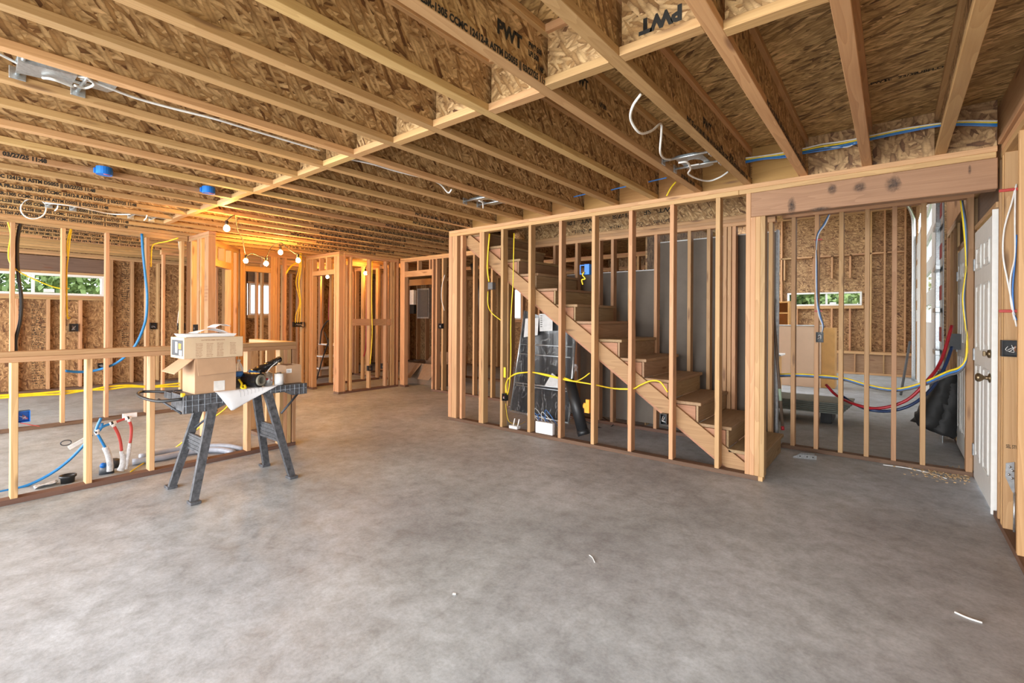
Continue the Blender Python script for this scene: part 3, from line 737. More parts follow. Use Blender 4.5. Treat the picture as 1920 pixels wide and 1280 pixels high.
def leg(x_, yt, yb, zt=.70):
    bm = bmesh.new(); dx = -.12 if x_ < -4.1 else .12
    s = .032
    pts = [V((x_, yt-s, zt)), V((x_, yt+s, zt)), V((x_+dx, yb+s*.8, .02)), V((x_+dx, yb-s*.8, .02))]
    addprism(bm, pts, (-.035 if x_ > -4.1 else .035, 0, 0))
    o = fin('leg', bm, M['dusty'], wb)
    box('foot', x_+dx-.05, x_+dx+.03, yb-.035, yb+.035, .0008, .022, M['dusty'], o)
    return o
for x_ in (-3.985, -4.24):
    leg(x_, 1.40, 1.235); leg(x_, 1.80, 1.94)
for (yt, yb) in ((1.33, 1.29), (1.87, 1.895)):
    bm = bmesh.new(); addbox(bm, -4.29, -3.95, yt-.012, yt+.012, .30, .43, .003)
    for i in range(4): addbox(bm, -4.28, -3.96, yt-.017, yt-.012, .315+.03*i, .325+.03*i); addbox(bm, -4.28, -3.96, yt+.012, yt+.017, .315+.03*i, .325+.03*i)
    fin('spreader', bm, M['dusty'], wb)
tube('brace', [(-4.0, 1.42, .62), (-4.02, 1.62, .50)][:1]+[(-4.22, 1.35, .47)], .009, M['dark'], wb, smooth=False)
tube('brace', [(-3.99, 2.04, .665), (-3.96, 1.89, .53)], .009, M['dark'], wb, smooth=False)
tube('handle', [P(341, 748, z=.74), P(300, 752, z=.73), P(272, 747, z=.73), P(258, 739, z=.735), P(268, 734, z=.735), P(300, 734, z=.735), P(340, 735, z=.735)], .011, M['black'], wb)
bm = bmesh.new(); q0 = P(300, 744, z=.735)
addbox(bm, -4.42, -4.26, 1.20, 1.42, .70, .715)
for i in range(5): addbox(bm, -4.42, -4.26, 1.20+.054*i, 1.205+.054*i, .715, .75)
for i in range(4): addbox(bm, -4.42+.053*i, -4.415+.053*i, 1.20, 1.42, .715, .75)
fin('tool_tray', bm, M['dusty'], wb)
tube('tray_brace', [P(297, 748, z=.71), P(340, 775, x=-4.1)], .008, M['dark'], wb, smooth=False)
box('yellow_clip', -4.02, -3.995, 1.19, 1.215, .748, .775, M['yellow'], wb)

ZT = .7575
# --- open carton on the bench
def carton(name, x0, x1, y0, y1, z0, z1, mat, lab, flaps=()):
    e = empty(name, ((x0+x1)/2, (y0+y1)/2, z0), lab, 'box')
    bm = bmesh.new(); t = .005
    for a in ((x0, x1, y0, y0+t), (x0, x1, y1-t, y1), (x0, x0+t, y0+t, y1-t), (x1-t, x1, y0+t, y1-t)): addbox(bm, *a, z0, z1)
    addbox(bm, x0+t, x1-t, y0+t, y1-t, z0, z0+t)
    fin('carton_body', bm, mat, e)
    for (poly, ex) in flaps: prism('flap', poly, ex, mat, e)
    return e
cx0, cx1, cy0, cy1 = -4.26, -4.0, 1.275, 1.555
cz = ZT+.262
ca = carton('open_carton', cx0, cx1, cy0, cy1, ZT, cz, M['card'], 'brown carton with flaps hanging open and a shipping label, under the long printed box',
       flaps=[([V((cx1+.001, cy0+.01, cz)), V((cx1+.001, cy1-.01, cz)), V((cx1+.016, cy1-.005, cz-.115)), V((cx1+.016, cy0+.015, cz-.125))], (.004, 0, 0)),
              ([V((cx1-.005, cy0-.001, cz)), V((cx0+.005, cy0-.001, cz)), V((cx0+.005, cy0-.135, cz-.10)), V((cx1-.005, cy0-.125, cz-.105))], (0, -.001, .005)),
              ([V((cx0-.001, cy0, cz)), V((cx0-.001, cy1, cz)), V((cx0-.05, cy1, cz-.10)), V((cx0-.05, cy0, cz-.10))], (-.004, 0, 0))])
lb = box('shipping_label', cx1, cx1+.002, 1.40, 1.475, ZT+.01, ZT+.085, M['tape'], ca, 0)
box('tape', cx1+.006, cx1+.0075, 1.47, 1.50, cz-.07, cz-.02, M['tape'], ca, 0, rot=Matrix.Rotation(.3, 3, 'X'))
# --- long printed box
lz = cz+.002; lx = -3.985
lo_ = empty('long_printed_box', (-4.12, 1.39, lz), 'long tan printed light-fixture box lying across the top of the open carton', 'box')
bm = bmesh.new(); addbox(bm, -4.27, lx, 1.20, 1.60, lz, lz+.155, .002); fin('box_body', bm, M['cardl'], lo_)
for c0, yy in enumerate((1.30, 1.37, 1.44, 1.53)):
    for r_ in range(9 if c0 < 3 else 8):
        text('printed_line', random.choice(['fixture lamp', 'maintained', 'wet rated', 'indoor use', 'LED module']), (lx+.0006, yy-.025+(.0 if c0 < 3 else .0), lz+.105-.0118*r_), (0, 1, 0), (0, 0, 1), .0065, M['brownink'], lo_, 1.0, .015)
text('printed_line', 'LIGHT FIXTURE ASSEMBLY INSTRUCTIONS', (lx+.0006, 1.31, lz+.13), (0, 1, 0), (0, 0, 1), .008, M['brownink'], lo_, .75, .015)
box('printed_picture', -4.24, lx-.02, 1.1985, 1.1998, lz+.02, lz+.135, M['dark'], lo_, 0)
box('printed_picture', -4.16, -4.12, 1.1975, 1.1984, lz+.04, lz+.12, M['label'], lo_, 0); box('printed_picture', -4.09, -4.04, 1.1975, 1.1984, lz+.07, lz+.11, M['orange'], lo_, 0); box('printed_picture', -4.08, -4.02, 1.1975, 1.1984, lz+.025, lz+.06, M['label'], lo_, 0)
# --- white tray and brochures
tz = lz+.156
bm = bmesh.new(); poly = [(-4.235, 1.21), (-4.01, 1.21), (-4.0, 1.56), (-4.225, 1.57)]
a = [bm.verts.new((x_, y_, tz)) for x_, y_ in [(-4.22, 1.225), (-4.02, 1.225), (-4.015, 1.545), (-4.215, 1.55)]]; b = [bm.verts.new((x_, y_, tz+.022)) for x_, y_ in poly]
c = [bm.verts.new((x_*.985-.0617, y_*.98+.028, tz+.022)) for x_, y_ in poly]; d = [bm.verts.new((v.co.x*.985-.06, v.co.y*.98+.028, tz+.005)) for v in a]
for p_, q_ in ((a, b), (b, c), (c, d)):
    for i in range(4): bm.faces.new((p_[i], p_[(i+1) % 4], q_[(i+1) % 4], q_[i]))
bm.faces.new(a[::-1]); bm.faces.new(d)
one(fin('foam_tray', bm, M['tray']), 'shallow white foam tray on top of the long printed box', 'tray')
def sheet(name, fn, nu, nv, mat, th=.0012, parent=None):
    bm = bmesh.new(); g_ = [[bm.verts.new(fn(i/nu, j/nv)) for j in range(nv+1)] for i in range(nu+1)]
    for i in range(nu):
        for j in range(nv): bm.faces.new((g_[i][j], g_[i+1][j], g_[i+1][j+1], g_[i][j+1]))
    bmesh.ops.recalc_face_normals(bm, faces=bm.faces)
    bmesh.ops.solidify(bm, geom=bm.faces[:], thickness=th)
    return fin(name, bm, mat, parent, smooth=True, recalc=False)
bz = tz+.024
one(sheet('open_booklet', lambda u, v: V((-4.22+.17*v, 1.30+.22*u, bz+.004+.035*abs(math.sin(math.pi*u*1.0))*(.6+.4*v))), 14, 4, M['paper']), 'open curled booklet lying on the white foam tray', 'booklet')
one(sheet('open_booklet', lambda u, v: V((-4.20+.16*v, 1.42+.115*u, bz+.045+.02*math.sin(math.pi*u)+.01*u)), 10, 4, M['paper']), 'second booklet with raised pages, on the right of the white foam tray', 'booklet')
# --- plan sheet hanging over the edge
pa, pb, pc = P(404, 737, x=-3.975), P(522, 724, x=-3.975), P(427.5, 771.5, x=-3.95)
def plan(u, v):
    e_ = V((-3.978, pa.y+(pb.y-pa.y)*u, ZT+.003))
    if v < .3: return V((-4.10+.122*(v/.3), e_.y+.03*(1-v/.3), ZT+.003))
    k = (v-.3)/.7; f = u/.22 if u < .22 else 1-(u-.22)/.78
    tip = V((-3.972+.02*f, pa.y+(pb.y-pa.y)*(u*.93+.015), ZT-.001+(pc.z-ZT)*max(f, .0)))
    q_ = e_.lerp(tip, k); q_.x += .012*math.sin(math.pi*k)*f+.004*math.sin(9*u); return q_
pl = one(sheet('plan_sheet', plan, 24, 14, M['paper'], .0008), 'large white building plan sheet draped over the front edge of the workbench', 'paper')
for i in range(7):
    u0 = .35+.06*i
    tube('plan_line', [plan(u0, .3)+V((.001, 0, .0025)), plan(u0+.02, .44)+V((.003, 0, .003)), plan(u0+.02, .62)+V((.004, 0, .002))], .0007, M['grey'], pl, seg=4)
# --- water bottle
bx, by = -4.14, 1.63
bt = empty('water_bottle', (bx, by, ZT), 'clear plastic water bottle with a blue label, just right of the cartons', 'bottle')
lathe('bottle_body', bx, by, [(.030, ZT+.001), (.033, ZT+.01), (.033, ZT+.15), (.026, ZT+.175), (.013, ZT+.20), (.012, ZT+.215)], M['bottle'], bt)
lathe('label', bx, by, [(.0335, ZT+.09), (.0338, ZT+.13)], M['bluec'], bt); lathe('cap', bx, by, [(.014, ZT+.212), (.014, ZT+.228), (.0, ZT+.2281)], M['label'], bt)
# --- rolled duct
def ring_tube(name, a, b, r, ri, mat, parent=None, seg=24):
    a, b = V(a), V(b); d = (b-a).normalized(); s = d.cross(V((0, 0, 1))).normalized(); w_ = s.cross(d)
    bm = bmesh.new(); rs = []
    for (c_, rr) in ((a, r), (b, r), (b, ri), (a, ri)):
        rs.append([bm.verts.new(c_+(s*math.cos(2*math.pi*k/seg)+w_*math.sin(2*math.pi*k/seg))*rr) for k in range(seg)])
    for i in range(4):
        A, B = rs[i], rs[(i+1) % 4]
        for k in range(seg): bm.faces.new((A[k], A[(k+1) % seg], B[(k+1) % seg], B[k]))
    return fin(name, bm, mat, parent, smooth=False)
rl = empty('flashing_roll', (-4.05, 1.68, ZT), 'dusty black roll of flashing lying in front of the water bottle', 'roll')
ring_tube('outer_wrap', (-4.20, 1.655, ZT+.062), (-3.995, 1.735, ZT+.060), .058, .045, M['foil'], rl); ring_tube('inner_roll', (-4.19, 1.655, ZT+.062), (-3.98, 1.742, ZT+.060), .044, .028, M['sand'], rl)
one(tube('yellow_strap', [(-4.06, 1.60, ZT+.075), (-4.03, 1.61, ZT+.04), (-4.01, 1.60, ZT+.012), (-4.0, 1.625, ZT+.008), (-4.03, 1.63, ZT+.03)], .010, M['yellow'], flat=.6), 'short looped yellow strap between the carton and the black roll', 'strap')
# --- black bag
bm = bmesh.new(); addtube(bm, [(-4.19, 1.73, ZT+.085), (-4.17, 1.80, ZT+.12), (-4.15, 1.87, ZT+.16), (-4.12, 1.93, ZT+.20), (-4.11, 1.955, ZT+.215)], .052, seg=14, r2=.028, flat=.7)
for v in bm.verts: v.co += V((random.uniform(-.006, .006), random.uniform(-.006, .006), random.uniform(-.008, .008)))
bg_ = fin('black_plastic_bag', bm, M['foil'], smooth=True); one(bg_, 'crumpled shiny black plastic bag leaning up behind the black roll', 'bag')
box('blue_print', -4.135, -4.12, 1.70, 1.79, ZT+.10, ZT+.125, M['bluec'], bg_, .002, rot=Matrix.Rotation(-.3, 3, 'X'))
tube('white_fold', [(-4.10, 1.83, ZT+.10), (-4.10, 1.87, ZT+.15), (-4.09, 1.93, ZT+.20)], .004, M['label'], bg_)
# --- cans
def can(x_, y_, h, r, lab, red=False):
    e = empty('solvent_can', (x_, y_, ZT), lab, 'can', 'metal cans on the workbench')
    lathe('can_body', x_, y_, [(r, ZT+.001), (r, ZT+h)], M['label'] if not red else M['steel'], e)
    lathe('lid', x_, y_, [(r, ZT+h), (r*.93, ZT+h+.004), (r*.9, ZT+h), (.018, ZT+h+.002), (.018, ZT+h+.012), (0, ZT+h+.0121)], M['steel'], e)
    if red:
        for i in range(2):
            c_ = V((x_+r*.72, y_-r*.60+.03*i, ZT+h*.62-.012*i)); box('red_print', c_.x-.004, c_.x+.006, c_.y-.011, c_.y+.011, c_.z-.009, c_.z+.009, M['redink'], e, .004, rot=Matrix.Rotation(-.5+.5*i, 3, 'Z'))
    return e
can(-4.055, 1.825, .095, .034, 'left metal solvent can with red lettering', True); can(-4.045, 1.91, .095, .037, 'right solvent can with a plain white label'); can(-4.13, 1.86, .095, .034, 'solvent can behind the other two cans, only its lid showing', True)
# --- small carton right
c2 = carton('small_carton', -4.24, -4.07, 1.98, 2.115, ZT, ZT+.155, M['card'], 'small open carton with a white sticker at the right end of the workbench')
box('sticker', -4.07, -4.0685, 1.985, 2.03, ZT+.09, ZT+.125, M['label'], c2, 0)
for i in range(3): box('sticker_line', -4.0685, -4.068, 1.99, 2.02, ZT+.098+.008*i, ZT+.100+.008*i, M['ink'], c2, 0)

# --- rough plumbing behind the waist-high wall
def cable(name, pts, r, mat, label, cat='cable', group=None, **k): return one(tube(name, pts, r, M[mat], **k), label, cat, group)
XM = -5.08
mf = empty('water_manifold', (XM, 1.08, 0), 'red and blue water tubes joined by white fittings, rising from wrapped stubs in the slab', 'plumbing')
def pp(px, py, x_=XM): return P(px, py, x=x_)
tube('blue_stub', [pp(192, 793), pp(188, 805), pp(178, 812)][::-1], .010, M['bluep'], mf)
tube('blue_tube', [pp(182, 812), pp(188, 822), pp(197, 838)], .010, M['bluep'], mf)
tube('blue_tube', [pp(184, 806), pp(194, 799), pp(205, 795)], .010, M['bluep'], mf)
tube('blue_tube', [pp(179, 809), pp(184, 796), pp(190, 783)], .011, M['bluep'], mf)
tube('red_tube', [pp(218, 791), pp(228, 787), pp(234, 785)], .010, M['redp'], mf)
tube('red_tube', [pp(213, 797), pp(221, 812), pp(226, 828), pp(228, 845)], .011, M['redp'], mf)
tube('red_tube', [pp(242, 787), pp(246, 800), pp(246, 815), pp(244, 830)], .011, M['redp'], mf)
for (a, b) in (((205, 795), (218, 791)), ((210, 794), (214, 799)), ((234, 785), (246, 783)), ((241, 784), (243, 790)), ((178, 808), (186, 806)), ((180, 808), (183, 814))):
    tube('white_fitting', [pp(*a), pp(*b)], .014, M['label'], mf, smooth=False)
tube('dark_ring', [pp(208, 794), pp(212, 793)], .016, M['black'], mf, smooth=False); tube('dark_ring', [pp(239, 784), pp(242, 783)], .016, M['black'], mf, smooth=False); tube('dark_ring', [pp(178, 811), pp(181, 809)], .016, M['black'], mf, smooth=False)
bb = pp(243, 780); box('white_bracket', bb.x-.05, bb.x-.03, bb.y-.04, bb.y+.06, bb.z-.02, bb.z+.02, M['label'], mf)
tube('wrapped_stub', [pp(197, 838), pp(203, 852), pp(206, 868), P(206, 883, x=XM)], .022, M['wax'], mf); tube('wrapped_stub', [pp(228, 845), pp(231, 860), pp(230, 872), P(226, 882, x=XM)], .016, M['wax'], mf, r2=.028); tube('wrapped_stub', [pp(244, 830), pp(241, 850), pp(238, 864), P(235, 879, x=XM)], .014, M['wax'], mf, r2=.02)
tube('sleeve', [P(200, 888, z=.002), P(200, 872, z=.06)], .05, M['dark'], mf, smooth=False); tube('sleeve', [P(219, 880, z=.002)+V((-.1, 0, 0)), P(219, 866, z=.07)+V((-.1, 0, 0))], .04, M['dark'], mf, smooth=False)
o = P(193, 872, x=XM+.02); tube('blue_cap', [o, o+V((.012, 0, 0))], .022, M['blue'], mf, smooth=False)
cable('blue_water_tube', [P(0, 923, x=-5.25)+V((0, -.05, 0)), P(0, 922, x=-5.25), P(50, 910, x=-5.25), P(95, 888, x=-5.25), P(130, 862, x=-5.24), P(159, 832, x=-5.22), P(172, 815, x=-5.2)], .011, 'bluep', 'blue water tube curving up from the slab left of the manifold', 'tube')
# clear-film bracket seen left of the tubes
br = P(135, 832, x=-5.6); tg = one(box('wire_tag', br.x-.006, br.x+.006, br.y-.03, br.y+.10, br.z-.02, br.z+.015, M['tape'], None, .002, rot=Matrix.Rotation(.5, 3, 'X')), 'clear plastic bracket hanging left of the manifold by the second stud', 'bracket')
tube('wire_ring', [br+V((.01, -.04+.035*math.cos(t_), .02+.022*math.sin(t_))) for t_ in [i*math.pi/5 for i in range(11)]], .004, M['dark'], tg)
# grey conduits on the slab
cable('grey_conduit', [P(248, 866, z=.03), P(300, 858, z=.03), P(360, 846, z=.03), P(410, 843, z=.03), P(437, 848, z=.03)], .028, 'conduit', 'front grey conduit bend lying on the slab behind the waist-high wall', 'conduit', seg=12)
cable('grey_conduit', [P(262, 856, z=.03), P(310, 846, z=.03), P(370, 837, z=.03), P(425, 836, z=.03), P(455, 842, z=.03)], .026, 'conduit', 'rear grey conduit bend lying on the slab behind the waist-high wall', 'conduit', seg=12)
# black drain ring
dx_ = P(127, 904, z=.0); e = empty('drain_collar', (dx_.x, dx_.y, 0), 'low black plastic drain collar standing out of the slab left of the manifold', 'drain')
bm = bmesh.new(); addlathe(bm, dx_.x, dx_.y, [(.042, .0005), (.044, .04), (.054, .045), (.054, .06), (.046, .061), (.040, .04), (.038, .004)], 28); fin('collar', bm, M['black'], e, smooth=True)
one(sheet('plastic_scrap', lambda u, v: V((dx_.x-.06+.09*u, dx_.y-.19+.13*v, .003+.04*u*v+.012*math.sin(7*u+5*v))), 8, 8, M['wax'], .002), 'crumpled cloudy plastic scrap beside the black drain collar', 'scrap')
# yellow cables
cable('yellow_cable', [P(447, 716, x=-4.6), P(428, 760, x=-4.75), P(375, 800, x=-4.98), P(330, 838, z=.02), P(280, 862, z=.012), P(245, 884, z=.008)], .006, 'yellow', 'thin yellow cable dropping behind the workbench legs to the slab', 'cable')
XC = -7.84
for i, (a, lab) in enumerate(((0, 'upper strand of the yellow cable bundle running low through the left stud wall'), (5, 'lower strand of the yellow cable bundle running low through the left stud wall'))):
    cable('yellow_cable', [P(-15, 742+a, x=XC), P(60, 738+a*.6, x=XC), P(120, 733+a, x=XC), P(165, 731, x=XC), P(200, 725+a, x=XC), P(240, 722+a*.6, x=XC), P(280, 724+a*.3, x=XC), P(330, 719+a, x=XC), P(350, 718+a, x=XC)], .012, 'yellow', lab)

# blue box with wires on waist-high stud
q = P(45, 781, x=XP-.02)
ROT = [0]
def ebox(p, sx, sy, sz, label, mat='black', wires='tape', name='electrical_box', open_='x'):
    """open electrical box; p = centre of its opening"""
    e = empty(name, (p.x, p.y, p.z-sz/2), label, 'electrical box')
    bm = bmesh.new(); t = .004; x0, x1, y0, y1, z0, z1 = p.x-sx/2, p.x+sx/2, p.y-sy/2, p.y+sy/2, p.z-sz/2, p.z+sz/2
    addbox(bm, x0, x1, y0, y1, z0, z0+t); addbox(bm, x0, x1, y0, y1, z1-t, z1)
    if open_ == 'x': addbox(bm, x0, x1, y0, y0+t, z0+t, z1-t); addbox(bm, x0, x1, y1-t, y1, z0+t, z1-t); addbox(bm, x0, x0+t, y0+t, y1-t, z0+t, z1-t)
    elif open_ == 'y': addbox(bm, x0, x0+t, y0, y1, z0+t, z1-t); addbox(bm, x1-t, x1, y0, y1, z0+t, z1-t); addbox(bm, x0+t, x1-t, y1-t, y1, z0+t, z1-t)
    if open_ == 'none': addbox(bm, x0, x1, y0, y1, z0+t, z1-t, .003)
    fin('box_shell', bm, M[mat], e)
    if open_ == 'none': return e
    c_ = V((x1-.008, p.y, p.z)) if open_ == 'x' else V((p.x, y0+.008, p.z))
    s_ = V((0, 1, 0)) if open_ == 'x' else V((1, 0, 0)); w_ = (sy if open_ == 'x' else sx)*.25
    for i in range(5):
        r_ = [random.uniform(-1, 1) for _ in range(6)]
        tube('wire', [c_+s_*(w_*(r_[0]))+V((0, 0, sz*.3*r_[4])), c_+s_*(w_*r_[1]*1.4)+V((0, 0, sz*.3*r_[5])), c_+s_*(w_*r_[2]*1.3)+V((0, 0, -.2*sz))], .0015, M[(wires, 'copper', 'whitec', 'grey', 'whitec')[i]], e, seg=5)
    return e
ebox(q+V((-.03, .0, 0)), .06, .065, .08, 'blue electrical box nailed to the nearest stud of the waist-high wall', 'blue', 'redp')
tube_ = cable('red_wires', [q+V((.0, -.02, -.04)), q+V((.02, .03, -.06)), q+V((.02, .08, -.08))], .003, 'redp', 'thin red wires hanging from the blue box on the waist-high wall', 'wire')
# boxes in outer left wall and others
for (px, py, xx, w_, h_, lab) in ((138, 614, XL-.01, .12, .14, 'black electrical box below the window behind the left stud wall'), (287, 611, XL-.01, .1, .13, 'black electrical box beside the blue tube on the outer left wall'),
                                  (189, 685, XL-.01, .09, .09, 'low black outlet box on the outer left wall')):
    ebox(P(px, py, x=xx), .06, w_, h_, lab)
q = P(340, 612, y=2.38); ebox(q+V((0, 0.0, 0)), .14, .06, .10, 'wide black switch box under the bundle of white cables', open_='y')
q = P(367, 615, y=2.38); ebox(q, .05, .05, .10, 'narrow black box on the stud left of the corner post', open_='y')
q = P(560, 608, x=-8.53); ebox(q, .05, .22, .09, 'three-gang black switch box under the yellow cables in the orange-lit hall')
q = P(693, 690, x=-7.41); ebox(q, .06, .085, .09, 'black outlet box low on the blocked stud wall')
q = P(717, 686, x=-7.55); ebox(q, .05, .05, .10, 'narrow black outlet box low behind the blocked stud wall')
q = P(827, 611, y=5.80); ebox(q, .08, .06, .09, 'black switch box on the wall left of the stair wall', open_='y')
# --- blue hanging tube, dark cables, yellow loops of the left wall
cable('blue_water_tube', [P(266, 438, x=-7.75), P(268, 470, x=-7.74), P(273, 520, x=-7.72), P(276, 555, x=-7.7), P(273, 600, x=-7.7), P(258, 640, x=-7.7), P(240, 663, x=-7.75), P(215, 682, x=-7.85), P(180, 694, x=-7.93), P(150, 697, x=-7.95), P(122, 695, x=-7.95)], .016, 'bluep', 'long blue water tube hanging in a curve in front of the left stud wall', 'tube')
cable('black_cable', [P(41, 412, x=-7.86), P(34, 440, x=-7.86), P(32, 480, x=-7.86), P(35, 520, x=-7.86), P(40, 560, x=-7.86), P(38, 600, x=-7.86), P(30, 635, x=-7.86), P(30, 660, x=-7.86)], .017, 'black', 'thick black cable hanging beside the leftmost full-height stud', 'cable')
cable('yellow_cable', [P(13, 410, x=-7.85), P(20, 440, x=-7.85), P(16, 470, x=-7.85), P(18, 490, x=-7.85), P(34, 508, x=-7.85), P(70, 526, x=-7.85), P(105, 539, x=-7.85), P(130, 541, x=-7.85)], .007, 'yellow', 'yellow cable sagging across the window behind the left stud wall', 'cable')
cable('yellow_cable', [P(135, 422, x=-7.84), P(131, 450, x=-7.84), P(128, 480, x=-7.84), P(125, 510, x=-7.84), P(126, 590, x=-7.84), P(131, 595, x=-7.9)], .008, 'yellow', 'yellow cable running down the second full-height stud from the left edge', 'cable')
cable('yellow_cable', [P(134, 423, x=-7.83), P(126, 455, x=-7.83), P(127, 480, x=-7.83)], .008, 'yellow', 'short yellow cable leg beside the second full-height stud from the left edge', 'cable')
cable('yellow_cable', [P(334, 446, x=-7.6), P(315, 452, x=-7.7), P(295, 456, x=-7.8), P(285, 463, x=-7.83), P(283, 500, x=-7.83)], .008, 'yellow', 'yellow cable arching left from the corner studs into the left stud wall', 'cable')
wc = empty('white_cable_bundle', P(339, 600, y=2.37), 'bundle of white cables stapled to the stud above the wide black switch box', 'cable')
for i in range(4):
    s_ = (i-1.5)*2.2
    tube('cable_strand', [P(334+i*1.5, 446, y=2.385), P(338+i*1.4, 483, y=2.385), P(341+i*1.2, 530, y=2.385), P(339+i, 560, y=2.385), P(338+s_, 590, y=2.385), P(338+s_*1.6, 610, y=2.385)], .006, M['whitec'], wc, seg=6)
for py in (483, 572): p_ = P(340, py, y=2.375); box('red_staple', p_.x-.035, p_.x+.035, p_.y-.006, p_.y+.004, p_.z-.006, p_.z+.006, M['redp'], wc)
yc = empty('yellow_cable_bundle', P(561, 590, x=-8.53), 'bundle of yellow cables running down to the three-gang box in the orange-lit hall', 'cable')
for i in range(3):
    tube('cable_strand', [P(565-i, 455, x=-8.50), P(565-i*2, 500, x=-8.51), P(561-i*3+ (i == 1)*2, 530, x=-8.51), P(564-i, 565, x=-8.51), P(563-i*4, 590, x=-8.51), P(562-i*4, 605, x=-8.52)], .007, M['yellow'], yc, seg=6)
for i in range(2): tube('cable_strand', [P(558, 491+i*2, x=-8.50), P(547, 497+i*2, x=-8.5), P(540, 505+i*3, x=-8.5), P(536, 512+i*3, x=-8.52)], .007, M['yellow'], yc, seg=6)
cable('yellow_cable', [P(698, 490, x=-7.42), P(697, 560, x=-7.42), P(698, 620, x=-7.42), P(696, 660, x=-7.42), P(694, 682, x=-7.41)], .008, 'yellow', 'yellow cable running the full height of a stud in the blocked stud wall', 'cable')
cable('dark_red_tube', [P(690, 470, x=-8.3), P(688, 540, x=-8.3), P(687, 600, x=-8.3), P(686, 650, x=-8.3), P(682, 668, x=-8.3)], .013, 'darkred', 'dark red tube hanging behind the blocked stud wall', 'tube')
cable('dark_red_tube', [P(620, 525, x=-9.2), P(618, 560, x=-9.2), P(617, 600, x=-9.2)], .02, 'darkred', 'dark red tube above the black stepladder', 'tube')
cable('white_cable', [P(834, 515, y=5.78), P(829, 535, y=5.78), P(828, 560, y=5.78), P(833, 582, y=5.79)], .006, 'whitec', 'white cable bowing left beside the end of the stair wall', 'cable')
cable('black_tube', [P(885, 495, y=7.3), P(897, 540, y=7.3), P(900, 575, y=7.3), P(903, 610, y=7.3)], .05, 'black', 'black flexible duct seen between the first studs of the stair wall', 'duct')

# --- stepladder
sl = empty('stepladder', P(606, 705, y=5.3), 'black folding stepladder with white treads, seen through the orange-lit doorway', 'stepladder')
for dy in (0, .38):
    def q_(px, py): return P(px, py, y=5.25)+V((0, dy, 0))
    tube('front_rail', [q_(594, 711), q_(604, 675), q_(613, 648), q_(622, 622), q_(625, 612)], .013, M['black'], sl)
    tube('rear_rail', [q_(628, 702), q_(620, 660), q_(612, 632), q_(608, 622)], .013, M['black'], sl)
a_ = P(625, 612, y=5.25); b_ = a_+V((0, .38, 0))
tube('hoop', [P(600, 645, y=5.25), P(603, 620, y=5.25), P(612, 604, y=5.25), P(620, 601, y=5.25), a_], .013, M['black'], sl)
tube('hoop', [a_, b_], .013, M['black'], sl)
for (l_, r_, yy) in ((596, 626, 645), (588, 607, 667), (587, 600, 690)):
    p_, p2 = P(l_, yy, y=5.25), P(r_, yy, y=5.25); box('tread', p_.x, p2.x, 5.26, 5.62, p_.z-.012, p_.z+.012, M['label'], sl)
# --- big carton beyond the doorway
q0, q1 = P(757, 712, z=0), P(812, 704, z=0)
c3 = carton('large_carton', -7.75, -6.75, 6.25, 6.75, .002, .42, M['cardd'], 'large open brown carton with drooping flaps beyond the framed doorway')
for (u0, u1) in ((-7.75, -7.28), (-7.2, -6.75)):
    prism('flap', [V((u0, 6.248, .42)), V((u1, 6.248, .42)), V(((u0+u1)/2+.16, 6.02, .15)), V(((u0+u1)/2-.16, 6.02, .15))], (0, .005, .002), M['cardd'], c3)
prism('flap', [V((-7.7, 6.76, .42)), V((-6.8, 6.76, .42)), V((-6.9, 6.86, .62)), V((-7.6, 6.86, .62))], (0, .005, 0), M['cardd'], c3)
# --- electrical panel and white box on the far stud wall
p0_, p1_ = P(783, 541, y=7.58), P(797, 597, y=7.58)
ep = empty('breaker_box', (p0_.x, 7.58, p1_.z), 'grey electrical panel set between studs beyond the framed doorway', 'electrical panel')
box('cabinet', p0_.x, p1_.x+.15, 7.56, 7.66, p1_.z, p0_.z, M['dullsteel'], ep); box('door', p0_.x+.05, p1_.x+.13, 7.545, 7.559, p1_.z+.04, p0_.z-.04, M['grey'], ep)
p0_, p1_ = P(773, 544, y=7.58), P(779, 571, y=7.58); o = box('meter_box', p0_.x, p1_.x+.02, 7.5, 7.59, p1_.z, p0_.z, M['label']); one(o, 'narrow pale metal box left of the grey electrical panel', 'electrical box')
p1_ = P(779, 588, y=7.58); o = box('meter_box', p0_.x, p1_.x+.02, 7.5, 7.59, p1_.z, P(773, 572, y=7.58).z, M['black']); one(o, 'black box directly below the pale box left of the panel', 'electrical box')
p0_, p1_ = P(772, 524, y=7.3), P(812, 533, y=7.3); o = box('cross_board', p0_.x-.1, p1_.x, 7.30, 7.34, p1_.z, p0_.z, M['stringer']); one(o, 'weathered board spanning above the electrical panel', 'board')

# --- string lights
sg = empty('string_lights', (-7.2, 3.2, 2.3), 'string of warm glowing work bulbs on a dark cord below the far joists', 'string lights')
bulbm = emit('glowing_bulb', (1, .47, .10), 560)
B = [(425, 428, 2.30, 418), (461, 489, 2.15, 474), (499, 494, 2.10, 478), (526, 473, 2.28, 458), (559, 488, 2.15, 474), (614, 519, 2.0, 500), (685, 512, 2.10, 494)]
tops = []
for (px, py, z_, pt) in B:
    if px == 614: c_ = P(px, py, y=5.5)
    elif px == 685: c_ = P(px, py, x=-8.4)
    else: c_ = P(px, py, z=z_)
    so = lathe('socket', c_.x, c_.y, [(.014, c_.z+.03), (.017, c_.z+.04), (.017, c_.z+.085), (.006, c_.z+.09)], M['black'], sg, 12)
    bm = bmesh.new(); addlathe(bm, c_.x, c_.y, [(.0, c_.z-.034), (.015, c_.z-.031), (.027, c_.z-.02), (.032, c_.z), (.027, c_.z+.018), (.014, c_.z+.034)], 16); fin('bulb', bm, bulbm, sg, smooth=True)
    tops.append(c_+V((0, 0, .09)))
def cord(pts): tube('cord', pts, .006, M['black'], sg, seg=6)
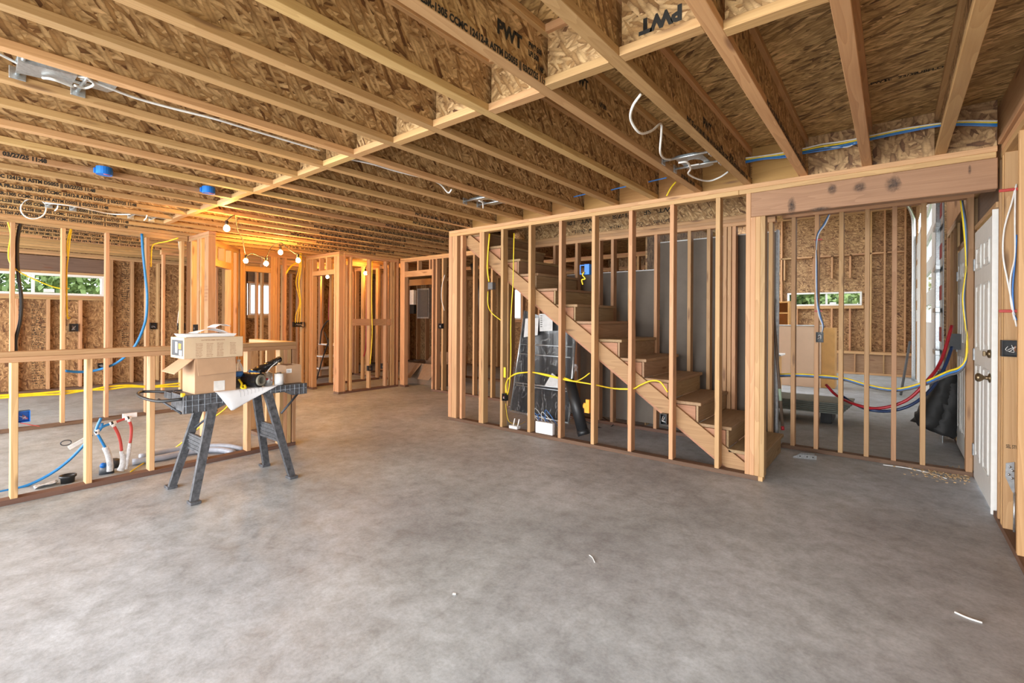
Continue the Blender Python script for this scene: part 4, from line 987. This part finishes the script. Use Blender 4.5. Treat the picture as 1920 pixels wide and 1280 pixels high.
cord([tops[0], tops[0]+V((-.05, .1, .07)), P(445, 430, z=2.44), P(455, 450, z=2.36), tops[1], tops[1]+V((.1, .05, .02)), tops[2]+V((-.1, 0, .0)), tops[2], P(510, 462, z=2.38), tops[3]+V((.0, 0, .05)), P(535, 462, z=2.38), tops[4]+V((-.1, 0, .02)), tops[4], P(575, 481, z=2.3)])
cord([tops[5], tops[5]+V((0, .0, .15)), tops[5]+V((-.3, 0, .2))]); cord([tops[6], tops[6]+V((0, .1, .2))])

# --- blue ceiling boxes
def cbox(px, py, lab):
    p_ = P(px, py, x=JX[13]+FW+.05); e = empty('ceiling_box', (p_.x, p_.y, p_.z-.06), lab, 'electrical box', 'blue ceiling boxes')
    bm = bmesh.new(); addlathe(bm, p_.x-.012, p_.y, [(.052, p_.z-.03), (.052, p_.z+.028), (.045, p_.z+.03)], 20); fin('box_shell', bm, M['blue'], e)
    box('mounting_ear', p_.x-.05, p_.x-.03, p_.y-.06, p_.y+.06, p_.z-.02, p_.z+.02, M['blue'], e)
    tube('red_wire', [(p_.x+.02, p_.y-.01, p_.z-.031), (p_.x+.03, p_.y+.03, p_.z-.035)], .003, M['redp'], e, smooth=False)
cbox(196, 320, 'blue round ceiling box on a joist, the one nearer the left edge'); cbox(392, 356, 'blue round ceiling box on a joist, the one nearer the blocking row')

# --- recessed light frames
def canframe(x0, x1, ya, yb, z_, lab, plate=True, skew=0):
    e = empty('light_frame', ((x0+x1)/2, (ya+yb)/2, z_), lab, 'light fixture frame', 'galvanised recessed light frames between joists')
    for yy in (ya, yb):
        tube('hanger_bar', [(x0, yy, z_), (x1, yy, z_)], .009, M['steel'], e, smooth=False, seg=6)
        for xx in (x0+.004, x1-.004): box('hanger_foot', xx-.004, xx+.004, yy-.03, yy+.03, z_-.03, z_+.03, M['steel'], e)
    if plate:
        bm = bmesh.new(); xm0, xm1 = x0+(x1-x0)*.22, x0+(x1-x0)*.78; y0_, y1_ = ya-.02, yb+.12; cx_, cy_, rr = (xm0+xm1)/2, (y0_+y1_)/2+.03, .055
        n = 24; outer_ = []; inner_ = []
        for k in range(n):
            a_ = 2*math.pi*k/n; ca_, sa_ = math.cos(a_), math.sin(a_); m_ = max(abs(ca_)/((xm1-xm0)/2), abs(sa_)/((y1_-y0_)/2))
            outer_.append(((xm0+xm1)/2+ca_/m_, (y0_+y1_)/2+sa_/m_)); inner_.append((cx_+rr*ca_, cy_+rr*1.5*sa_))
        for zz in (z_+.008, z_+.012):
            A_ = [bm.verts.new((p_[0], p_[1], zz)) for p_ in outer_]; B_ = [bm.verts.new((p_[0], p_[1], zz)) for p_ in inner_]
            for k in range(n): bm.faces.new((A_[k], A_[(k+1) % n], B_[(k+1) % n], B_[k]))
        fin('plate', bm, M['steel'], e)
    return e
f1 = canframe(JX[9]+FW+.002, JX[8]-.002, .30, .52, TOP+.045, 'galvanised recessed-light frame at the upper left, white cable looped under it')
# long gear tray of the nearest frame
tz_ = TOP+.03
bm = bmesh.new(); q_ = [P(34, 115, z=tz_), P(145, 143, z=tz_), P(134, 160, z=tz_), P(30, 136, z=tz_)]
addprism(bm, q_, (0, 0, .03)); fin('gear_tray', bm, M['steel'], f1)
tube('whip', [P(80, 146, z=tz_-.01), P(100, 149, z=tz_-.015), P(138, 163, z=tz_-.012)], .006, M['whitec'], f1)
tube('whip', [P(140, 160, z=tz_-.01), P(160, 165, z=tz_), P(176, 158, z=tz_+.01), P(165, 147, z=tz_+.01), P(146, 143, z=tz_+.01)], .006, M['whitec'], f1)
f2 = canframe(JX[4]+FW+.002, JX[3]-.002, 3.42, 3.66, TOP+.03, 'galvanised recessed-light frame above the stair wall, white cables looped around it')
box('label', -1.20, -1.12, 3.60, 3.62, TOP+.012, TOP+.020, M['label'], f2)
f3 = canframe(JX[9]+FW+.002, JX[8]-.002, 3.40, 3.60, TOP+.03, 'galvanised recessed-light frame over the middle of the room')
f4 = canframe(JX[18]+FW+.002, JX[17]-.002, .86, 1.05, TOP+.03, 'galvanised recessed-light frame over the left stud wall, round loop of white cable beside it')
f5 = canframe(JX[18]+FW+.002, JX[17]-.002, 1.55, 1.75, TOP+.03, 'galvanised recessed-light frame just left of the corner post, beside the blocking row')
z_ = TOP+.05
cable('white_cable', [P(-10, 96, z=z_), P(20, 112, z=z_), P(32, 118, z=z_)], .006, 'whitec', 'white cable entering the nearest light frame from the left edge', 'cable')
cable('white_cable', [P(150, 147, z=z_), P(180, 155, z=z_), P(250, 182, z=z_), P(320, 202, z=z_), P(400, 222, z=z_), P(460, 240, z=z_), P(520, 258, z=z_), P(600, 282, z=z_)], .007, 'whitec', 'long white cable running from the nearest light frame along the joists', 'cable')
cable('white_cable', [P(655, 298, z=z_), P(700, 308, z=z_), P(740, 320, z=z_), P(800, 335, z=z_), P(825, 345, z=z_), P(840, 361, z=TOP-.0), P(847, 355, z=TOP+.02)], .007, 'whitec', 'white cable beyond the blocking row ending near the middle light frame', 'cable')
cable('white_cable', [P(1202, 176, x=-1.0), P(1186, 200, x=-1.05), P(1183, 225, x=-1.1), P(1200, 249, x=-1.1), P(1222, 245, x=-1.1), P(1239, 232, x=-1.12), P(1240, 250, x=-1.15), P(1238, 285, x=-1.2), P(1246, 297, x=-1.25), P(1258, 299, x=-1.25)], .007, 'whitec', 'white cable dangling in loops into the light frame above the stair wall', 'cable')
cable('white_cable', [P(1272, 305, z=TOP), P(1288, 304, z=TOP), P(1295, 316, z=TOP), P(1291, 326, z=TOP), P(1310, 336, z=TOP), P(1330, 339, z=TOP+.01), P(1350, 332, z=TOP+.03), P(1365, 322, z=TOP+.05)], .007, 'whitec', 'white cable swinging right from the light frame above the stair wall', 'cable')
cable('white_cable', [P(898, 376, z=TOP), P(905, 380, z=TOP-.01), P(906, 390, z=TOP-.04)], .007, 'whitec', 'short white pigtail hanging from the middle light frame', 'cable')
lp = P(63, 388, x=-6.95)
cable('white_cable', [P(63+24*math.cos(t_*.57), 391+19*math.sin(t_*.57), x=-6.95) for t_ in range(12)], .007, 'whitec', 'round loop of white cable hanging over the left stud wall', 'cable')
cable('white_cable', [P(85, 380, z=TOP+.01), P(130, 385, z=TOP), P(170, 393, z=TOP), P(210, 401, z=TOP), P(245, 402, z=TOP)], .007, 'whitec', 'white cable linking the two light frames above the left stud wall', 'cable')
for (px, py) in ((105, 393), (272, 411)):
    cable('white_cable', [P(px+4, py-8, z=TOP), P(px+2, py-2, z=TOP-.03), P(px-2, py+2, z=TOP-.05)], .007, 'whitec', 'short white pigtail under the light frame ' + ('over the left stud wall' if px < 200 else 'beside the corner post'), 'cable')

# --- cables through joists over the beam
YJ = 4.25
for i, (c_, dz, lab) in enumerate((('yellow', 2, 'yellow'), ('bluec', 8, 'thick blue'), ('whitec', -1, 'white'), ('bluep', 5, 'upper blue'))):
    cable('ceiling_cable', [P(1393, 298+dz, y=YJ-.0), P(1430, 293+dz*.7, y=YJ), P(1470, 287+dz, y=YJ), P(1505, 280+dz, y=YJ), P(1540, 272+dz*1.3, y=YJ), P(1575, 267+dz*1.2, y=YJ), P(1602, 262+dz, y=YJ), P(1630, 256+dz*.8, y=YJ), P(1690, 243+dz*.8, y=YJ), P(1755, 233+dz*.5, y=YJ), P(1800, 228+dz*.8, y=YJ), P(1870, 228+dz*1.0, y=YJ)], .006, c_, lab+' cable threaded through the joists just above the header beam', 'cable')
cable('white_cable', [P(1545, 276, y=YJ), P(1570, 276, y=YJ), P(1590, 275, y=YJ), P(1604, 268, y=YJ)], .005, 'whitec', 'slack white cable sagging between two joists above the header beam', 'cable')
for (px, py, lab) in ((1228, 338, 'short blue cable end beside the light frame above the stair wall'), (1158, 353, 'short blue cable end one joist further left above the stair wall'), (1088, 366, 'short blue cable end two joists further left')):
    cable('blue_cable', [P(px-12, py+3, y=4.1), P(px, py, y=4.1), P(px+22, py-5, y=4.1)], .006, 'bluec', lab, 'cable')
cable('yellow_cable', [P(1267, 341, y=4.25), P(1258, 352, y=4.28), P(1250, 367, y=4.30)], .007, 'yellow', 'short yellow cable entering the stair wall plate from above', 'cable')

# --- in the stair wall
YC = 4.385
cable('yellow_cable', [P(484+0, 0, y=YC) if 0 else P(964, 437, y=4.36), P(963, 480, y=4.35), P(962, 530, y=4.35), P(958, 600, y=4.35), P(958, 660, y=4.35), P(957, 700, y=4.35), P(954, 730, y=4.35), P(950, 742, y=4.36)], .006, 'yellow', 'yellow cable dropping straight to the small black box at the foot of the stair wall', 'cable')
cable('yellow_cable', [P(918, 438, y=4.34), P(915, 475, y=4.335), P(914, 505, y=4.335), P(917, 528, y=4.34)], .009, 'yellow', 'yellow cable coming down into the grey box on the stair wall stud', 'cable')
cable('yellow_cable', [P(915, 546, y=4.335), P(915, 570, y=4.335), P(922, 586, y=4.38), P(944, 604, y=4.42)], .006, 'yellow', 'yellow cable curling away below the grey box on the stair wall stud', 'cable')
ebox(P(922, 536, y=4.325), .075, .06, .085, 'grey electrical box nailed to a stud near the top left of the stair wall', 'grey', open_='none')
ebox(P(947, 744, y=4.345), .05, .06, .085, 'small black outlet box low on the stair wall where yellow cables meet', 'black', 'redp', open_='y')
ebox(P(1246, 785, y=4.40), .06, .06, .10, 'black outlet box with silver wires at the foot of the stair stringer', 'black', 'steel', open_='y')
for i in range(2):
    cable('yellow_cable', [P(948+i*2, 738, y=YC), P(950, 715, y=YC), P(965, 701+i, y=YC), P(985, 698, y=YC), P(1000, 698, y=YC), P(1025, 702+i*2, y=YC), P(1060, 711+i, y=YC), P(1085, 716, y=YC), P(1115, 721, y=YC), P(1150, 728, y=YC), P(1185, 729, y=YC)] + ([P(1200, 722, y=YC), P(1220, 714, y=YC), P(1238, 716, y=YC), P(1252, 735, y=YC)] if i else []), .0075, 'yellow', ('short' if not i else 'long')+' yellow cable threaded horizontally through the studs of the stair wall', 'cable')
cable('yellow_cable', [P(1058, 708, y=YC), P(1078, 714, y=YC+.02), P(1092, 709, y=YC+.05), P(1106, 699, y=YC+.05)], .006, 'yellow', 'yellow cable branching upward behind a stair wall stud', 'cable')
cable('thin_wire', [P(948, 755, y=4.40), P(951, 780, y=4.40), P(957, 792, y=4.42), P(975, 795, z=.045), P(985, 790, z=.045)], .003, 'yellow', 'thin wire running from the low outlet box to the white router', 'wire')
q = P(946, 698, y=4.331); one(box('yellow_marker', q.x-.016, q.x+.016, 4.331, 4.3365, q.z-.06, q.z+.06, M['yellow']), 'bright yellow tag on a stud above the low outlet box', 'tag')
# blue bracket with curly cable
q = P(1097, 505, y=4.36); bb_ = empty('blue_box', q, 'blue plastic electrical box with a curl of yellow cable on a middle stair wall stud', 'electrical box')
box('box_shell', q.x-.005, q.x+.055, 4.35, 4.42, q.z-.055, q.z+.055, M['blue'], bb_)
bm = bmesh.new()
for a_ in ((-.06, -.05, -.05, .05), (-.05, -.006, .04, .05), (-.05, -.006, -.05, -.04)): addbox(bm, q.x+a_[0], q.x+a_[1], 4.355, 4.365, q.z+a_[2], q.z+a_[3])
fin('bracket', bm, M['blue'], bb_)
tube('yellow_curl', [q+V((.0, -.02, -.03)), q+V((-.012, -.03, -.06)), q+V((.02, -.03, -.10)), q+V((-.02, -.03, -.11)), q+V((-.008, -.03, -.16))], .007, M['yellow'], bb_)
# orange bracket
q = P(1103, 762, y=4.40); ob = one(None or (lambda bm: (addbox(bm, q.x-.045, q.x+.02, 4.38, 4.41, q.z-.02, q.z+.035), addbox(bm, q.x-.02, q.x+.02, 4.38, 4.41, q.z+.035, q.z+.075), addbox(bm, q.x-.035, q.x+.02, 4.38, 4.41, q.z-.065, q.z-.02), addbox(bm, q.x-.052, q.x-.045, 4.38, 4.41, q.z-.015, q.z+.02), fin('orange_bracket', bm, M['orange']))[-1])(bmesh.new()), 'orange plastic bracket on a stair wall stud right of the black tube', 'bracket')
# black tube
p0_ = P(1096, 818, y=4.62); p0_ = V((p0_.x, 4.60, .05)); p1_ = P(1069, 716, y=4.60)
bt_ = empty('black_tube', p0_, 'thick black plastic tube leaning behind the studs under the stairs', 'tube')
tube('tube_body', [p0_, p1_], .062, M['black'], bt_, smooth=False, seg=24); tube('end_collar', [p0_+V((.004, 0, -.002)), p0_+(p1_-p0_)*.09], .068, M['black'], bt_, smooth=False, seg=24); tube('taped_end', [p1_, p1_+(p1_-p0_)*.05], .05, M['foil'], bt_, smooth=False)
# white box and router on the plate
q = P(1022, 803, y=4.40); wx = one(box('white_box', q.x-.115, q.x+.115, 4.375, 4.42, T+.001, T+.13, M['vinyl']), 'white flat box standing on the bottom plate between two stair wall studs', 'box')
bm = bmesh.new(); cc = V((q.x, 4.3745, T+.066)); vs = [bm.verts.new(cc+V((.022*math.cos(a_*.5236), 0, .022*math.sin(a_*.5236)))) for a_ in range(12)]; bm.faces.new(vs); fin('embossed_circle', bm, M['tray'], wx)
q = P(963, 796, y=4.36); ro = empty('wifi_router', q, 'small white router with two upright antennas on the bottom plate', 'router')
box('router_body', q.x-.06, q.x+.06, 4.345, 4.41, T+.001, T+.035, M['vinyl'], ro)
for dx in (-.02, .045): tube('antenna', [(q.x+dx, 4.38, T+.03), (q.x+dx+.03, 4.37, T+.12)], .007, M['vinyl'], ro, smooth=False)
for i in range(6):
    s_ = V((P(1020, 770, y=4.5).x+.05*i-.2, 4.50, .0)); cable('loose_wire', [V((s_.x, 4.46, T+.12)), V((s_.x-.04, 4.52, T+.18+.03*(i % 3))), V((s_.x+.08, 4.55, T+.10)), V((s_.x+.15, 4.56, .04))], .0035, 'bluec' if i % 2 else 'whitec', 'thin loose wires tangled behind the white flat box', 'wire', 'loose wires behind the white flat box')
# framed glazed unit wrapped in film
gp = empty('wrapped_glass_door', P(1010, 780, y=4.72), 'aluminium-framed glass door wrapped in clear film, leaning under the stairs', 'glass door')
YG_ = 4.80
def gg(px, py, dy=0): return P(px, py, y=YG_+dy)
tl, tr_, bl_, br_ = gg(984, 582), gg(1083, 612), gg(957, 770), gg(1066, 793)
for a_, b_, r_ in ((tl, bl_, .014), (gg(1078, 640), br_, .014), (bl_, br_, .014), (gg(976, 645), gg(1074, 650), .008), (gg(974, 663), gg(1070, 670), .008), (gg(966, 717), gg(1067, 729), .010), (gg(968, 722), gg(1066, 734), .006)):
    tube('frame_bar', [a_, b_], r_, M['steel'], gp, smooth=False, seg=4)
bm = bmesh.new(); addprism(bm, [bl_, br_, gg(1080, 615), tl], (0, .006, 0)); fin('smoked_glass', bm, plain('smoked_glass', (.028, .028, .03), .12), gp)
one(sheet('plastic_wrap', lambda u, v: (bl_.lerp(br_, u*1.10-.03)).lerp(tl.lerp(gg(1092, 612), u*1.05-.02), v)+V((0, -.03-.012*math.sin(13*u+7*v)-.01*math.sin(31*u*v+5*v), .0)), 24, 24, M['film'], .001), 'clear crinkled film around the leaning glass door', 'plastic wrap')
for (qq, lab) in (([(1011, 588), (1036, 589), (1036, 620), (1012, 621)], 'white instruction sheet with printed lines taped to the wrapped glass door'), ([(985, 597), (1010, 596), (1008, 628), (982, 632)], 'white sheet taped behind the stud on the wrapped glass door'), ([(1035, 699), (1046, 708), (1046, 727), (1021, 723)], 'white triangular sheet lower on the wrapped glass door')):
    o = prism('paper_sheet', [gg(*a_, -.06) for a_ in qq], (0, .001, 0), M['dryedge']); one(o, lab, 'paper')
    if qq[0][0] == 1011:
        for i in range(6): p_ = gg(1013, 592+4*i, -.062); box('printed_mark', p_.x, p_.x+.03, p_.y-.0006, p_.y, p_.z-.004, p_.z+.004, M['ink'], o, 0)

# --- right wall details
YS = 4.24
ebox(P(1893, 653, y=YS-.03), .075, .06, .10, 'black switch box on the stud right of the white door', 'black', 'whitec', open_='y')
rc = empty('white_cable_bundle', P(1900, 450, y=YS-.01), 'white and blue cables stapled down the stud right of the white door', 'cable')
for pts, c_ in (([(1906, 345), (1897, 380), (1883, 430), (1881, 480), (1890, 530), (1900, 580), (1906, 612)], 'whitec'), ([(1904, 350), (1903, 420), (1903, 480), (1895, 520), (1895, 560), (1902, 600)], 'whitec'), ([(1906, 440), (1903, 490), (1899, 540), (1901, 585), (1906, 600)], 'bluec')):
    tube('cable_strand', [P(a_, b_, y=YS-.012) for a_, b_ in pts], .005, M[c_], rc, seg=6)
for py in (356, 583): p_ = P(1892, py, y=YS-.008); box('red_staple', p_.x-.045, p_.x+.05, p_.y-.008, p_.y+.004, p_.z-.009, p_.z+.009, M['redp'], rc)
p_ = P(1893, 892, y=YS-.006); bm = bmesh.new(); addprism(bm, [P(a_, b_, y=YS-.008) for a_, b_ in ((1886, 868), (1902, 866), (1902, 905), (1903, 930), (1896, 918), (1885, 893))], (0, .006, 0))
hb = fin('hold_down_strap', bm, M['dullsteel']); one(hb, 'galvanised hold-down strap with bolts low on the stud right of the white door', 'bracket')
for (a_, b_) in ((1893, 875), (1898, 882), (1891, 889), (1897, 896)): c_ = P(a_, b_, y=YS-.008); tube('bolt', [c_, c_+V((0, -.008, 0))], .007, M['steel'], hb, smooth=False)
c_ = P(1902, 924, y=YS-.03); tube('anchor_rod', [c_, V((c_.x, c_.y, .01))], .006, M['steel'], hb, smooth=False)
text('printed_text', 'SEL STR STUD', P(1886, 839, y=YS-.002), (1, 0, 0), (0, 0, 1), .022, M['ink'], wr, .5)

# --- cables and hoses in the garage bay
def YP(px, py, y=5.58): return P(px, py, y=y)
cable('red_water_tube', [P(1549, 721, y=6.1), P(1570, 742, y=6.0), P(1610, 760, y=5.66), P(1650, 765, y=5.66), P(1700, 750, y=5.66), P(1740, 712, y=5.66), P(1765, 675, y=5.8), P(1785, 610, y=5.9)], .014, 'darkred', 'dark red water tube sweeping in a curve through the garage partition', 'tube')
cable('blue_water_tube', [P(1579, 742, y=6.0), P(1600, 756, y=5.9), P(1630, 768, y=5.66), P(1670, 770, y=5.66), P(1710, 758, y=5.66), P(1745, 730, y=5.72), P(1770, 690, y=5.8), P(1785, 650, y=5.9)], .014, 'navy', 'dark blue water tube sweeping in a curve through the garage partition', 'tube')
for i, (c_, lab) in enumerate((('yellow', 'yellow'), ('bluec', 'blue'), ('grey', 'grey'))):
    cable('swag_cable', [YP(1446, 702+i*2, 5.66), YP(1490, 701+2*i, 5.66), YP(1530, 703+2*i, 5.66), YP(1580, 708+2*i, 5.66), YP(1630, 722+2*i, 5.66), YP(1680, 729+2*i, 5.66), YP(1730, 717+3*i, 5.66), YP(1775, 697+4*i, 5.55), YP(1800, 688+4*i, 5.5), YP(1812, 668+2*i, 5.5), YP(1812, 620, 5.52), YP(1806+i, 560, 5.52), YP(1812, 500, 5.54), YP(1808+i*2, 430, 5.56), YP(1802+i, 376, 5.58)], .0085, c_, lab+' cable swagged low through the garage partition and up beside the door', 'cable')
for i, c_ in enumerate(('whitec', 'bluec', 'grey')):
    cable('drop_cable', [YP(1556-i, 402, 5.60), YP(1548-i*2, 420, 5.60), YP(1533-i, 445, 5.60), YP(1530+i, 500, 5.60), YP(1531+i, 560, 5.60), YP(1535+i*2, 590, 5.60), YP(1542+i, 610, 5.60), YP(1541, 625, 5.60)], .006, c_, ('white', 'blue', 'grey')[i]+' cable dropping to the black box on the garage partition stud', 'cable')
ebox(YP(1537, 632, 5.585), .06, .05, .10, 'black electrical box on the second stud of the garage partition', 'black', open_='y')
for py in (449, 583): p_ = YP(1535, py, 5.60); one(box('red_staple', p_.x-.035, p_.x+.03, 5.596, 5.612, p_.z-.007, p_.z+.007, M['redp']), 'red cable staple on the garage partition stud, '+('upper one' if py < 500 else 'lower one'), 'staple')
# cabinets behind
def gbx(px0, px1, py0, py1, y, dy): a_, b_ = P(px0, py1, y=y), P(px1, py0, y=y); return a_.x, b_.x, y, y+dy, a_.z, b_.z
x0, x1, y0, y1, _, z1_ = gbx(1455, 1565, 612, 700, 11.0, .5)
z0c = 0.002
cb_ = empty('wrapped_cabinet', ((x0+x1)/2, 11.2, 0), 'large cabinet box in tan cardboard standing on the garage floor', 'cabinet')
box('cabinet_body', x0, x1-.22, 11.0, 11.5, z0c, z1_, M['cabp'], cb_); box('cabinet_side', x1-.218, x1, 11.06, 11.5, z0c, z1_-.03, M['cab'], cb_); box('cardboard_lid', x0-.01, x1-.21, 10.99, 11.52, z1_+.001, z1_+.02, M['dryedge'], cb_)
x0, x1, y0, y1, z0_, z1_ = gbx(1455, 1477, 564, 612, 11.8, .5)
sh = empty('open_shelf_cabinet', ((x0+x1)/2, 12, 0), 'tall maple cabinet with open shelves behind the cardboard-wrapped one', 'cabinet')
box('side_panel', x0-.3, x0-.27, 11.8, 12.3, .002, z1_, M['cab'], sh); box('side_panel', x1, x1+.03, 11.8, 12.3, .002, z1_, M['cab'], sh); box('back_panel', x0-.27, x1, 12.28, 12.3, .002, z1_, M['cab'], sh)
for zz in (.05, .5, .9, (z0_+z1_)/2, z1_-.04): box('shelf', x0-.27, x1, 11.8, 12.28, zz, zz+.03, M['cab'], sh)
x0, x1, y0, y1, z0_, z1_ = gbx(1448, 1458, 664, 726, 9.6, .4)
sm_ = empty('small_cabinet', ((x0+x1)/2, 9.8, 0), 'low maple cabinet with a pale top beside the broom handle', 'cabinet'); box('cabinet_body', x0-.5, x1-.0, 9.6, 10.0, .002, z1_-.03, M['cab'], sm_); box('cabinet_top', x0-.5, x1+.06, 9.56, 10.0, z1_-.029, z1_, M['vinyl'], sm_)
# bench ledge along the garage back wall
ld = empty('built_in_ledge', (-.5, 14.5, 0), 'low plywood-faced ledge running along the garage back wall', 'ledge')
box('ledge_top', -2.38, .40, 14.38, 14.79, .50, .55, M['stud'], ld); box('toe_board', -2.38, .40, 14.40, 14.44, .001, .05, M['stud'], ld)
for i in range(5): box('front_panel', -2.38+.56*i, -1.85+.56*i, 14.43, 14.45, .05, .50, M['ply'], ld); box('divider', -1.85+.56*i, -1.82+.56*i, 14.39, 14.46, .05, .50, M['stud'], ld)
# stack of siding
a0_ = P(1448, 738, z=.22); a1_ = P(1587, 760, z=.22)
sd = empty('siding_stack', ((a0_.x+a1_.x)/2, a1_.y, 0), 'low stack of long grey siding boards on blocks inside the garage', 'building material')
y_s = P(1585, 775, z=.16).y
for i in range(6): box('siding_board', -2.2, P(1587, 765, y=y_s).x+.02*i-.05, y_s+.015*i, y_s+.65+.01*i, .135+.022*i, .155+.022*i, M['siding'], sd)
for xx in (-1.9, -.72): box('support_block', xx, xx+.12, y_s+.05, y_s+.6, .001, .134, M['tarp'], sd)
# broom handle
bh = empty('long_handled_tool', P(1468, 807, z=.2), 'long wooden tool handle leaning behind the bottom stair tread', 'tool')
h0, h1 = P(1468, 806, y=5.5), P(1448, 560, y=5.56)
tube('handle', [h0, h1], .014, M['wood'], bh, smooth=False, seg=12); tube('label_sleeve', [h0.lerp(h1, .22), h0.lerp(h1, .31)], .0152, M['green'], bh, smooth=False, seg=12); tube('red_tip', [h0, h0.lerp(h1, .03)], .0155, M['darkred'], bh, smooth=False, seg=12)
# dark tarp bundle
bm = bmesh.new(); bs = P(1775, 838, z=0)
y_t = 6.9
for (pts, r, r2) in (([P(1735, 800, y=y_t), P(1752, 770, y=y_t), P(1770, 730, y=y_t), P(1782, 700, y=y_t)], .13, .10), ([P(1762, 815, y=y_t), P(1775, 780, y=y_t), P(1784, 740, y=y_t), P(1786, 715, y=y_t)], .13, .09)):
    addtube(bm, [V((p_.x, p_.y, max(p_.z, .12))) for p_ in pts], r, seg=14, r2=r2)
for v in bm.verts: v.co += V((random.uniform(-.015, .015), random.uniform(-.015, .015), random.uniform(-.01, .015)))
one(fin('dark_tarp_bundle', bm, M['tarp'], smooth=True), 'dark folded tarp bundle slumped in the corner beside the second white door', 'tarp')
q = P(1785, 640, y=6.6); ebox(V((.50, 6.6, q.z)), .09, .10, .16, 'black valve box with tubes beside the second white door', 'black', 'tape')
# --- floor litter
q0_, q1_, q2_ = P(1487, 858, z=0), P(1531, 862, z=0), P(1500, 852, z=0)
mb = empty('metal_bracket', q0_, 'shiny galvanised framing bracket lying on the floor near the bottom step', 'bracket')
u_ = (q1_-q0_).normalized(); n2 = V((-u_.y, u_.x, 0)); L_ = (q1_-q0_).length
prism('base_flange', [q0_+V((0, 0, .001)), q1_+V((0, 0, .001)), q1_+n2*.07+V((0, 0, .001)), q0_+n2*.07+u_*.03+V((0, 0, .001))], (0, 0, .003), M['steel'], mb)
prism('upright_flange', [q0_+V((0, 0, .004)), q1_+V((0, 0, .004)), q1_+V((0, 0, .04)), q0_+u_*.06+V((0, 0, .04)), q0_+V((0, 0, .015))], n2*.003, M['steel'], mb)
prism('upright_flange', [q0_+n2*.067+u_*.03+V((0, 0, .004)), q1_+n2*.067+V((0, 0, .004)), q1_+n2*.067+V((0, 0, .04)), q0_+u_*.08+n2*.067+V((0, 0, .04))], n2*.003, M['steel'], mb)
for t_ in (.3, .6, .85): c_ = q0_+u_*L_*t_+V((0, 0, .022))-n2*.0008; tube('bolt_hole', [c_, c_+n2*.0005], .006, M['black'], mb, smooth=False)
cable('cable_scrap', [P(1790, 1147, z=.004), P(1815, 1158, z=.004), P(1842, 1167, z=.004)], .004, 'whitec', 'curved white cable offcut on the floor at the lower right', 'scrap')
cable('cable_scrap', [P(1105, 1040, z=.003), P(1111, 1045, z=.003), P(1115, 1054, z=.003)], .0025, 'whitec', 'tiny white cable offcut on the floor in the middle foreground', 'scrap')
cable('cable_scrap', [P(1656, 871, z=.003), P(1700, 877, z=.003), P(1745, 887, z=.003), P(1775, 897, z=.003)], .004, 'whitec', 'long thin white cable offcut lying along the garage partition plate', 'scrap')
q = P(852, 1114, z=0); one(box('drywall_crumb', q.x-.008, q.x+.008, q.y-.006, q.y+.006, .0005, .006, M['vinyl'], rot=Matrix.Rotation(.6, 3, 'Z')), 'small white crumb on the bare floor in the foreground', 'scrap')
bm = bmesh.new()
for i in range(300):
    px = random.gauss(1775, 38); py = 885+(px-1775)*.14+random.gauss(2, 7)
    if px > 1818 or py < 868: continue
    p_ = P(px, py, z=.003); addbox(bm, p_.x-.008, p_.x+.008, p_.y-.003, p_.y+.003, .0008, .003+random.random()*.006, rot=Matrix.Rotation(random.uniform(0, 3), 3, 'Z'))
one(fin('wood_chips', bm, plain('chip_wood', (.5, .34, .18), .8)), 'scatter of small wood chips beside the foot of the white door', 'debris')['kind'] = 'stuff'
# chips on plates
# --- stair side: storage things left between studs
cable('black_hose', [P(1020, 745, y=5.0), P(1120, 800, z=.01), P(1150, 795, z=.01), P(1130, 782, z=.01)], .006, 'black', 'thin black hose lying on the floor under the stairs', 'hose')

# ------------------------------------------------------------------ outside: hedge and trees behind the windows
leaf = [foliage_mat('leaves_dark', (.035, .075, .02), (.11, .18, .05)), foliage_mat('leaves_light', (.09, .15, .04), (.24, .31, .10))]
def tree(x_, y_, h, r, mat, lab):
    e = empty('garden_tree', (x_, y_, -.2), lab, 'tree', 'trees outside the windows')
    tube('trunk', [(x_, y_, -.2), (x_+.1, y_, h*.6)], .12, M['wood'], e, smooth=False)
    bm = bmesh.new()
    for i in range(6500):
        a_, b_ = random.uniform(0, 2*math.pi), random.uniform(-1, 1); s_ = math.sqrt(1-b_*b_); rr = r*random.uniform(.55, 1.0)*(1+.25*math.sin(3*a_+5*b_))
        c_ = V((x_+rr*s_*math.cos(a_), y_+rr*s_*math.sin(a_), max(-.1, h*.55+rr*b_*1.1)))
        u_ = V((random.gauss(0, 1), random.gauss(0, 1), random.gauss(0, 1))).normalized(); w_ = u_.orthogonal().normalized(); k_ = random.uniform(.07, .15)
        bm.faces.new([bm.verts.new(c_+u_*k_), bm.verts.new(c_+w_*k_*.6), bm.verts.new(c_-u_*k_), bm.verts.new(c_-w_*k_*.6)])
    fin('crown', bm, mat, e, recalc=False)
tree(-19, -1.2, 3.6, 2.1, leaf[0], 'dark green tree outside the left part of the left window'); tree(-20.5, 4.0, 3.4, 2.3, leaf[1], 'light green tree outside the right part of the left window')
tree(-26, 1.8, 4.6, 2.8, leaf[0], 'dark tree further back outside the left window')
tree(-4.4, 21, 3.4, 2.2, leaf[0], 'dark green tree outside the left half of the garage window'); tree(-1.2, 21.5, 3.2, 2.2, leaf[1], 'light green shrub outside the right half of the garage window'); tree(-1.8, 27, 4.4, 2.6, leaf[0], 'dark tree further back outside the garage window')

# ------------------------------------------------------------------ daylight through the open rear and the left patio opening
arealight('daylight_rear_opening', (-5.4, YF+.1, 1.25), (math.pi/2+.25, 0, 0), 11.5, 2.3, 700, (.96, .98, 1))
